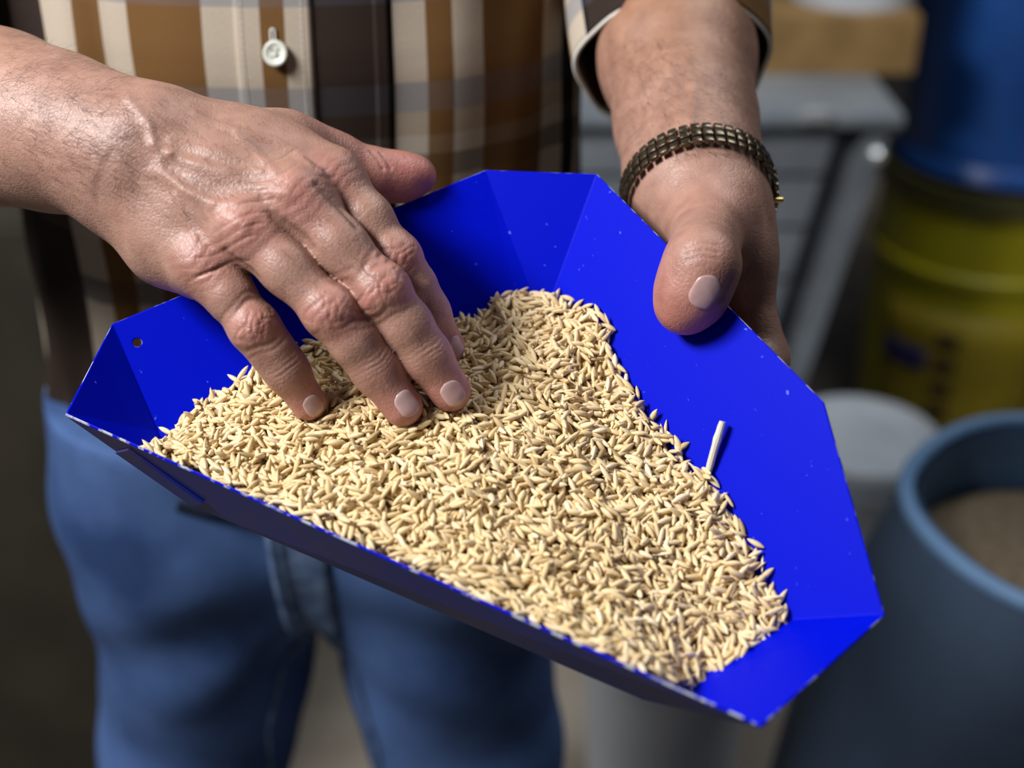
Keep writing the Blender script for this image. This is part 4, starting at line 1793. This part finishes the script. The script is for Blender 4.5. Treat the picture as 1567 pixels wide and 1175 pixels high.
for i, h in enumerate(hs):
    if z - h < 0.06:
        break
    z1, z0 = z, z - h + 0.010
    dr = prism([(xl + .03, Y0 - 0.012, z0), (xr(z0) - 0.075, Y0 - 0.012, z0), (xr(z1) - 0.075, Y0 - 0.012, z1), (xl + .03, Y0 - 0.012, z1)], 0.03, 'drawer', M['steel'], gc)
    z -= h
pw = 0.034
prism([(xr(0) - pw, Y0 - 0.02, 0.0), (xr(0), Y0 - 0.02, 0.0), (xr(zt), Y0 - 0.02, zt), (xr(zt) - pw, Y0 - 0.02, zt)], 0.035, 'corner_post', M['steel'], gc)
mb = MB()
mb.box(((xl + tr[0] + .01) / 2, Y0 + 0.19, zt + 0.010), (tr[0] - xl + .01, 0.46, 0.02), 0.004)
mb.build('top', M['steel'], gc)
c = at_y(1247, 178, Y0 - 0.045)
mb = MB()
mb.box((c[0], c[1], c[2]), (0.042, 0.012, 0.022), 0.005)
mb.build('latch', M['chrome'], gc)
c = at_y(1343, 240, Y0 - 0.03)
mb = MB()
mb.tube([c + np.array([0, 0.012, 0]), c + np.array([0, 0.0, 0]), c + np.array([0, -0.006, 0])], [0.012, 0.012, 0.006], 14)
mb.build('knob', M['chrome'], gc)

# carton on the cleaner, bucket on the carton
top_z = zt + 0.020
CY = Y0 + 0.15
c0 = at_y(1396, 128, CY)
cw, cd, chh = 0.42, 0.24, 0.085
ct = empty('carton', (c0[0] - cw / 2, CY + cd / 2, top_z))
tag(ct, 'flat tan cardboard carton lying on the grey metal cabinet', 'carton')
mb = MB()
mb.box((c0[0] - cw / 2, CY + cd / 2, top_z + chh / 2), (cw, cd, chh), 0.002)
mb.build('carton_box', M['carton'], ct, smooth=False)
for s in (-1, 1):
    mb = MB()
    mb.box((c0[0] - cw / 2, CY + cd / 2 + s * cd / 4, top_z + chh + 0.0015), (cw, cd / 2 - 0.002, 0.003), 0.0005)
    mb.build('flap', M['carton'], ct, smooth=False)


def bucket(name, loc, r0, r1, h, mat, label, cat='bucket', lid=False, inner=True, handle=True, group=None):
    e = empty(name, loc)
    tag(e, label, cat, group)
    mb = MB()
    t = 0.003
    if lid:
        mb.lathe(loc, [(0, 0), (r0, 0), (r1, h), (0, h)], 48)
    else:
        mb.lathe(loc, [(0, 0), (r0, 0), (r1, h), (r1 - t, h), (r0 - t, 0.006), (0, 0.006)], 48)
    mb.build('shell', mat, e)
    mb = MB()
    mb.lathe(loc, [(r1 + 0.0005, h - 0.045), (r1 + 0.006, h - 0.043), (r1 + 0.006, h - 0.034), (r1 + 0.001, h - 0.032), (r1 + 0.001, h - 0.012), (r1 + 0.007, h - 0.010), (r1 + 0.007, h), (r1 - 0.002, h + 0.001), (r1 - 0.002, h - 0.044), (r1 + 0.0005, h - 0.045)], 48)
    mb.build('rim', mat, e)
    if lid:
        mb = MB()
        mb.lathe(loc, [(0, h + 0.006), (r1 - 0.02, h + 0.006), (r1 - 0.015, h + 0.012), (r1 + 0.008, h + 0.012), (r1 + 0.010, h - 0.010), (r1 + 0.007, h - 0.012), (r1 + .004, h), (0, h)], 48)
        mb.build('lid', mat, e)
    if handle:
        mb = MB()
        c = np.asarray(loc)
        pts = [c + np.array([(r1 + 0.010) * math.cos(a), -0.02 - 0.9 * r1 * math.sin(a) * 0.98 - 0.02, h - 0.03 - 0.10 * math.sin(a)]) for a in np.linspace(0, math.pi, 17)]
        mb.tube(pts, 0.0022, 8)
        mb.build('handle', M['chrome'], e)
    return e


bk = at_y(1298, 30, CY + 0.12)
bucket('bucket', (bk[0], CY + 0.12, top_z + chh + 0.0035), 0.095, 0.112, 0.22, M['white_plastic'], 'white plastic bucket standing on the tan carton', lid=False, handle=False)

# yellow bucket with a blue tub on it, a printed yellow sack before them
yb = floor_pt(1500, 600)
yx, yy = 0.90, 2.35
drum = empty('drum', (yx, yy, 0))
tag(drum, 'yellow plastic drum with a printed label, standing behind the open sack', 'drum')
DZ = 0.075
DP = [(0, 0), (0.185, 0), (0.19, 0.01), (0.20, 0.25), (0.205, 0.50 + DZ), (0.205, 0.515 + DZ), (0, 0.515 + DZ)]
mb = MB()
mb.lathe((yx, yy, 0), DP, 56)
mb.build('shell', M['yellow_plastic'], drum)
mb = MB()
mb.lathe((yx, yy, 0), [(0, 0.517 + DZ), (0.19, 0.517 + DZ), (0.195, 0.530 + DZ), (0.212, 0.530 + DZ), (0.214, 0.495 + DZ), (0.207, 0.492 + DZ), (0.206, 0.514 + DZ), (0, 0.515 + DZ)], 56)
mb.build('lid', M['olive'], drum)
mb = MB()
mb.lathe((yx, yy, 0), [(0.2035, 0.425), (0.211, 0.43), (0.211, 0.445), (0.2045, 0.45)], 56)
mb.build('hoop', M['yellow_plastic'], drum)


def drum_patch(a0, a1, z0, z1, mat, name, shear=0.0, e=0.0015):
    vs, fs = [], []
    na, nz = 14, 6
    for j in range(nz):
        for i in range(na):
            z = z0 + (z1 - z0) * j / (nz - 1) + shear * (i / (na - 1) - .5)
            a = a0 + (a1 - a0) * i / (na - 1)
            r = np.interp(z, [0.01, 0.25, 0.575], [0.19, 0.20, 0.205]) + e
            vs.append((yx + r * math.cos(a), yy + r * math.sin(a), z))
    for j in range(nz - 1):
        for i in range(na - 1):
            k = j * na + i
            fs.append((k, k + 1, k + na + 1, k + na))
    o = obj(name, vs, fs, mat, drum)
    m_ = o.modifiers.new('t', 'SOLIDIFY')
    m_.thickness = 0.001
    return o


drum_patch(-2.75, -1.2, 0.06, 0.37, M['yellow_sack'], 'label')
drum_patch(-2.72, -2.25, 0.24, 0.285, M['ink_blue'], 'label_band', e=0.003)
for k in range(5):
    drum_patch(-2.18, -1.98, 0.10 + k * 0.05, 0.128 + k * 0.05, M['ink_red'], 'label_mark', e=0.003)

tub = empty('tub', (yx, yy, 0.531 + DZ))
tag(tub, 'dark blue plastic tub standing on the yellow drum', 'tub')
mb = MB()
tl = (yx, yy, 0.5315 + DZ)
mb.lathe(tl, [(0, 0), (0.186, 0), (0.194, 0.012), (0.187, 0.03), (0.180, 0.04), (0.188, 0.25), (0.200, 0.50), (0.196, 0.50), (0.176, 0.05), (0, 0.045)], 48)
mb.build('shell', M['blue_plastic'], tub)
mb = MB()
mb.lathe(tl, [(0.1955, 0.43), (0.202, 0.435), (0.206, 0.50), (0.194, 0.503), (0.194, 0.43)], 48)
mb.build('rim', M['blue_plastic'], tub)


def sack_mesh(c, prof, wob, mat, name, parent, seg=48, sxy=(1, 1)):
    mb = MB()
    mb.lathe((0, 0, 0), prof, seg, wob)
    mb.v = [np.asarray(c) + np.asarray(v) * np.array([sxy[0], sxy[1], 1]) for v in mb.v]
    return mb.build(name, mat, parent, auto=70)


# white bucket on the floor at right, open blue grey sack of brown grain in front of it
b1 = P(1285, 640, 1.95)
bucket('bucket', (0.525, 1.70, 0.0), 0.090, 0.106, 0.40, M['white_plastic'], 'white lidded bucket half hidden between scoop and blue grey sack', lid=True, handle=False)
gs = empty('sack', (0.50, 1.06, 0))
tag(gs, 'large open blue grey sack of brown grain at the right', 'sack')
GC_ = np.array([0.520, 1.00, 0.0])
gw = lambda th, z: 0.02 * math.sin(2 * th + 5 * z + 1) + 0.012 * math.sin(5 * th - 9 * z)
sack_mesh(GC_, [(0, 0), (0.20, 0), (0.25, 0.05), (0.255, 0.25), (0.235, 0.45), (0.20, 0.62), (0.170, 0.72), (0.160, 0.765), (0.150, 0.765), (0.158, 0.70), (0.175, 0.60), (0, 0.60)], gw, M['tarp'], 'sack_body', gs)
sack_mesh(GC_, [(0.1475, 0.768), (0.1555, 0.70), (0.172, 0.605), (0.169, 0.605), (0.1525, 0.70), (0.1445, 0.768)], gw, M['tarp_in'], 'lining', gs)
mb = MB()
mb.tube([GC_ + np.array([0.157 * (1 + gw(t, .765)) * math.cos(t), 0.157 * (1 + gw(t, .765)) * math.sin(t), 0.767]) for t in np.linspace(0, 2 * math.pi, 49)], 0.008, 10)
mb.build('rolled_rim', M['tarp_in'], gs)
fill = sack_mesh(GC_, [(0.165, 0.625), (0.155, 0.685), (0.12, 0.700), (0.05, 0.71), (0, 0.715)], gw, M['brown_grain'], 'grain', gs)
fill['kind'] = 'stuff'

# white buckets low down between the leg and the scoop
M['bright_white'] = noise_mat('bright_white_plastic', (0.72, 0.76, 0.80), (0.80, 0.84, 0.88), scale=6, rough=0.45, bump=0.05)
q = P(1003, 1105, 1.80)
bucket('bucket', (q[0] + 0.01, q[1], 0.0), 0.095, 0.112, 0.37, M['bright_white'], 'small white bucket on the floor below the scoop', lid=False, handle=False)
q2 = P(855, 1035, 2.15)
bucket('bucket', (q2[0] - 0.02, q2[1] + .1, 0.0), 0.06, 0.07, 0.20, M['white_plastic'], 'white tub glimpsed behind the man on the floor beside his leg', lid=True, handle=False)
# dark crate at left behind the man
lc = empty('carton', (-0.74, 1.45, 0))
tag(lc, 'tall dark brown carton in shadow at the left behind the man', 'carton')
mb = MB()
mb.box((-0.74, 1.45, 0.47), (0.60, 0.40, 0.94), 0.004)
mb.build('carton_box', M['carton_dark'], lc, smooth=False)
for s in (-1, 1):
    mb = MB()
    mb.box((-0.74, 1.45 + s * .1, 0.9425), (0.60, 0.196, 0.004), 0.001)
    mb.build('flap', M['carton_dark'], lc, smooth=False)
print('script done', round(time.time() - T0, 1))
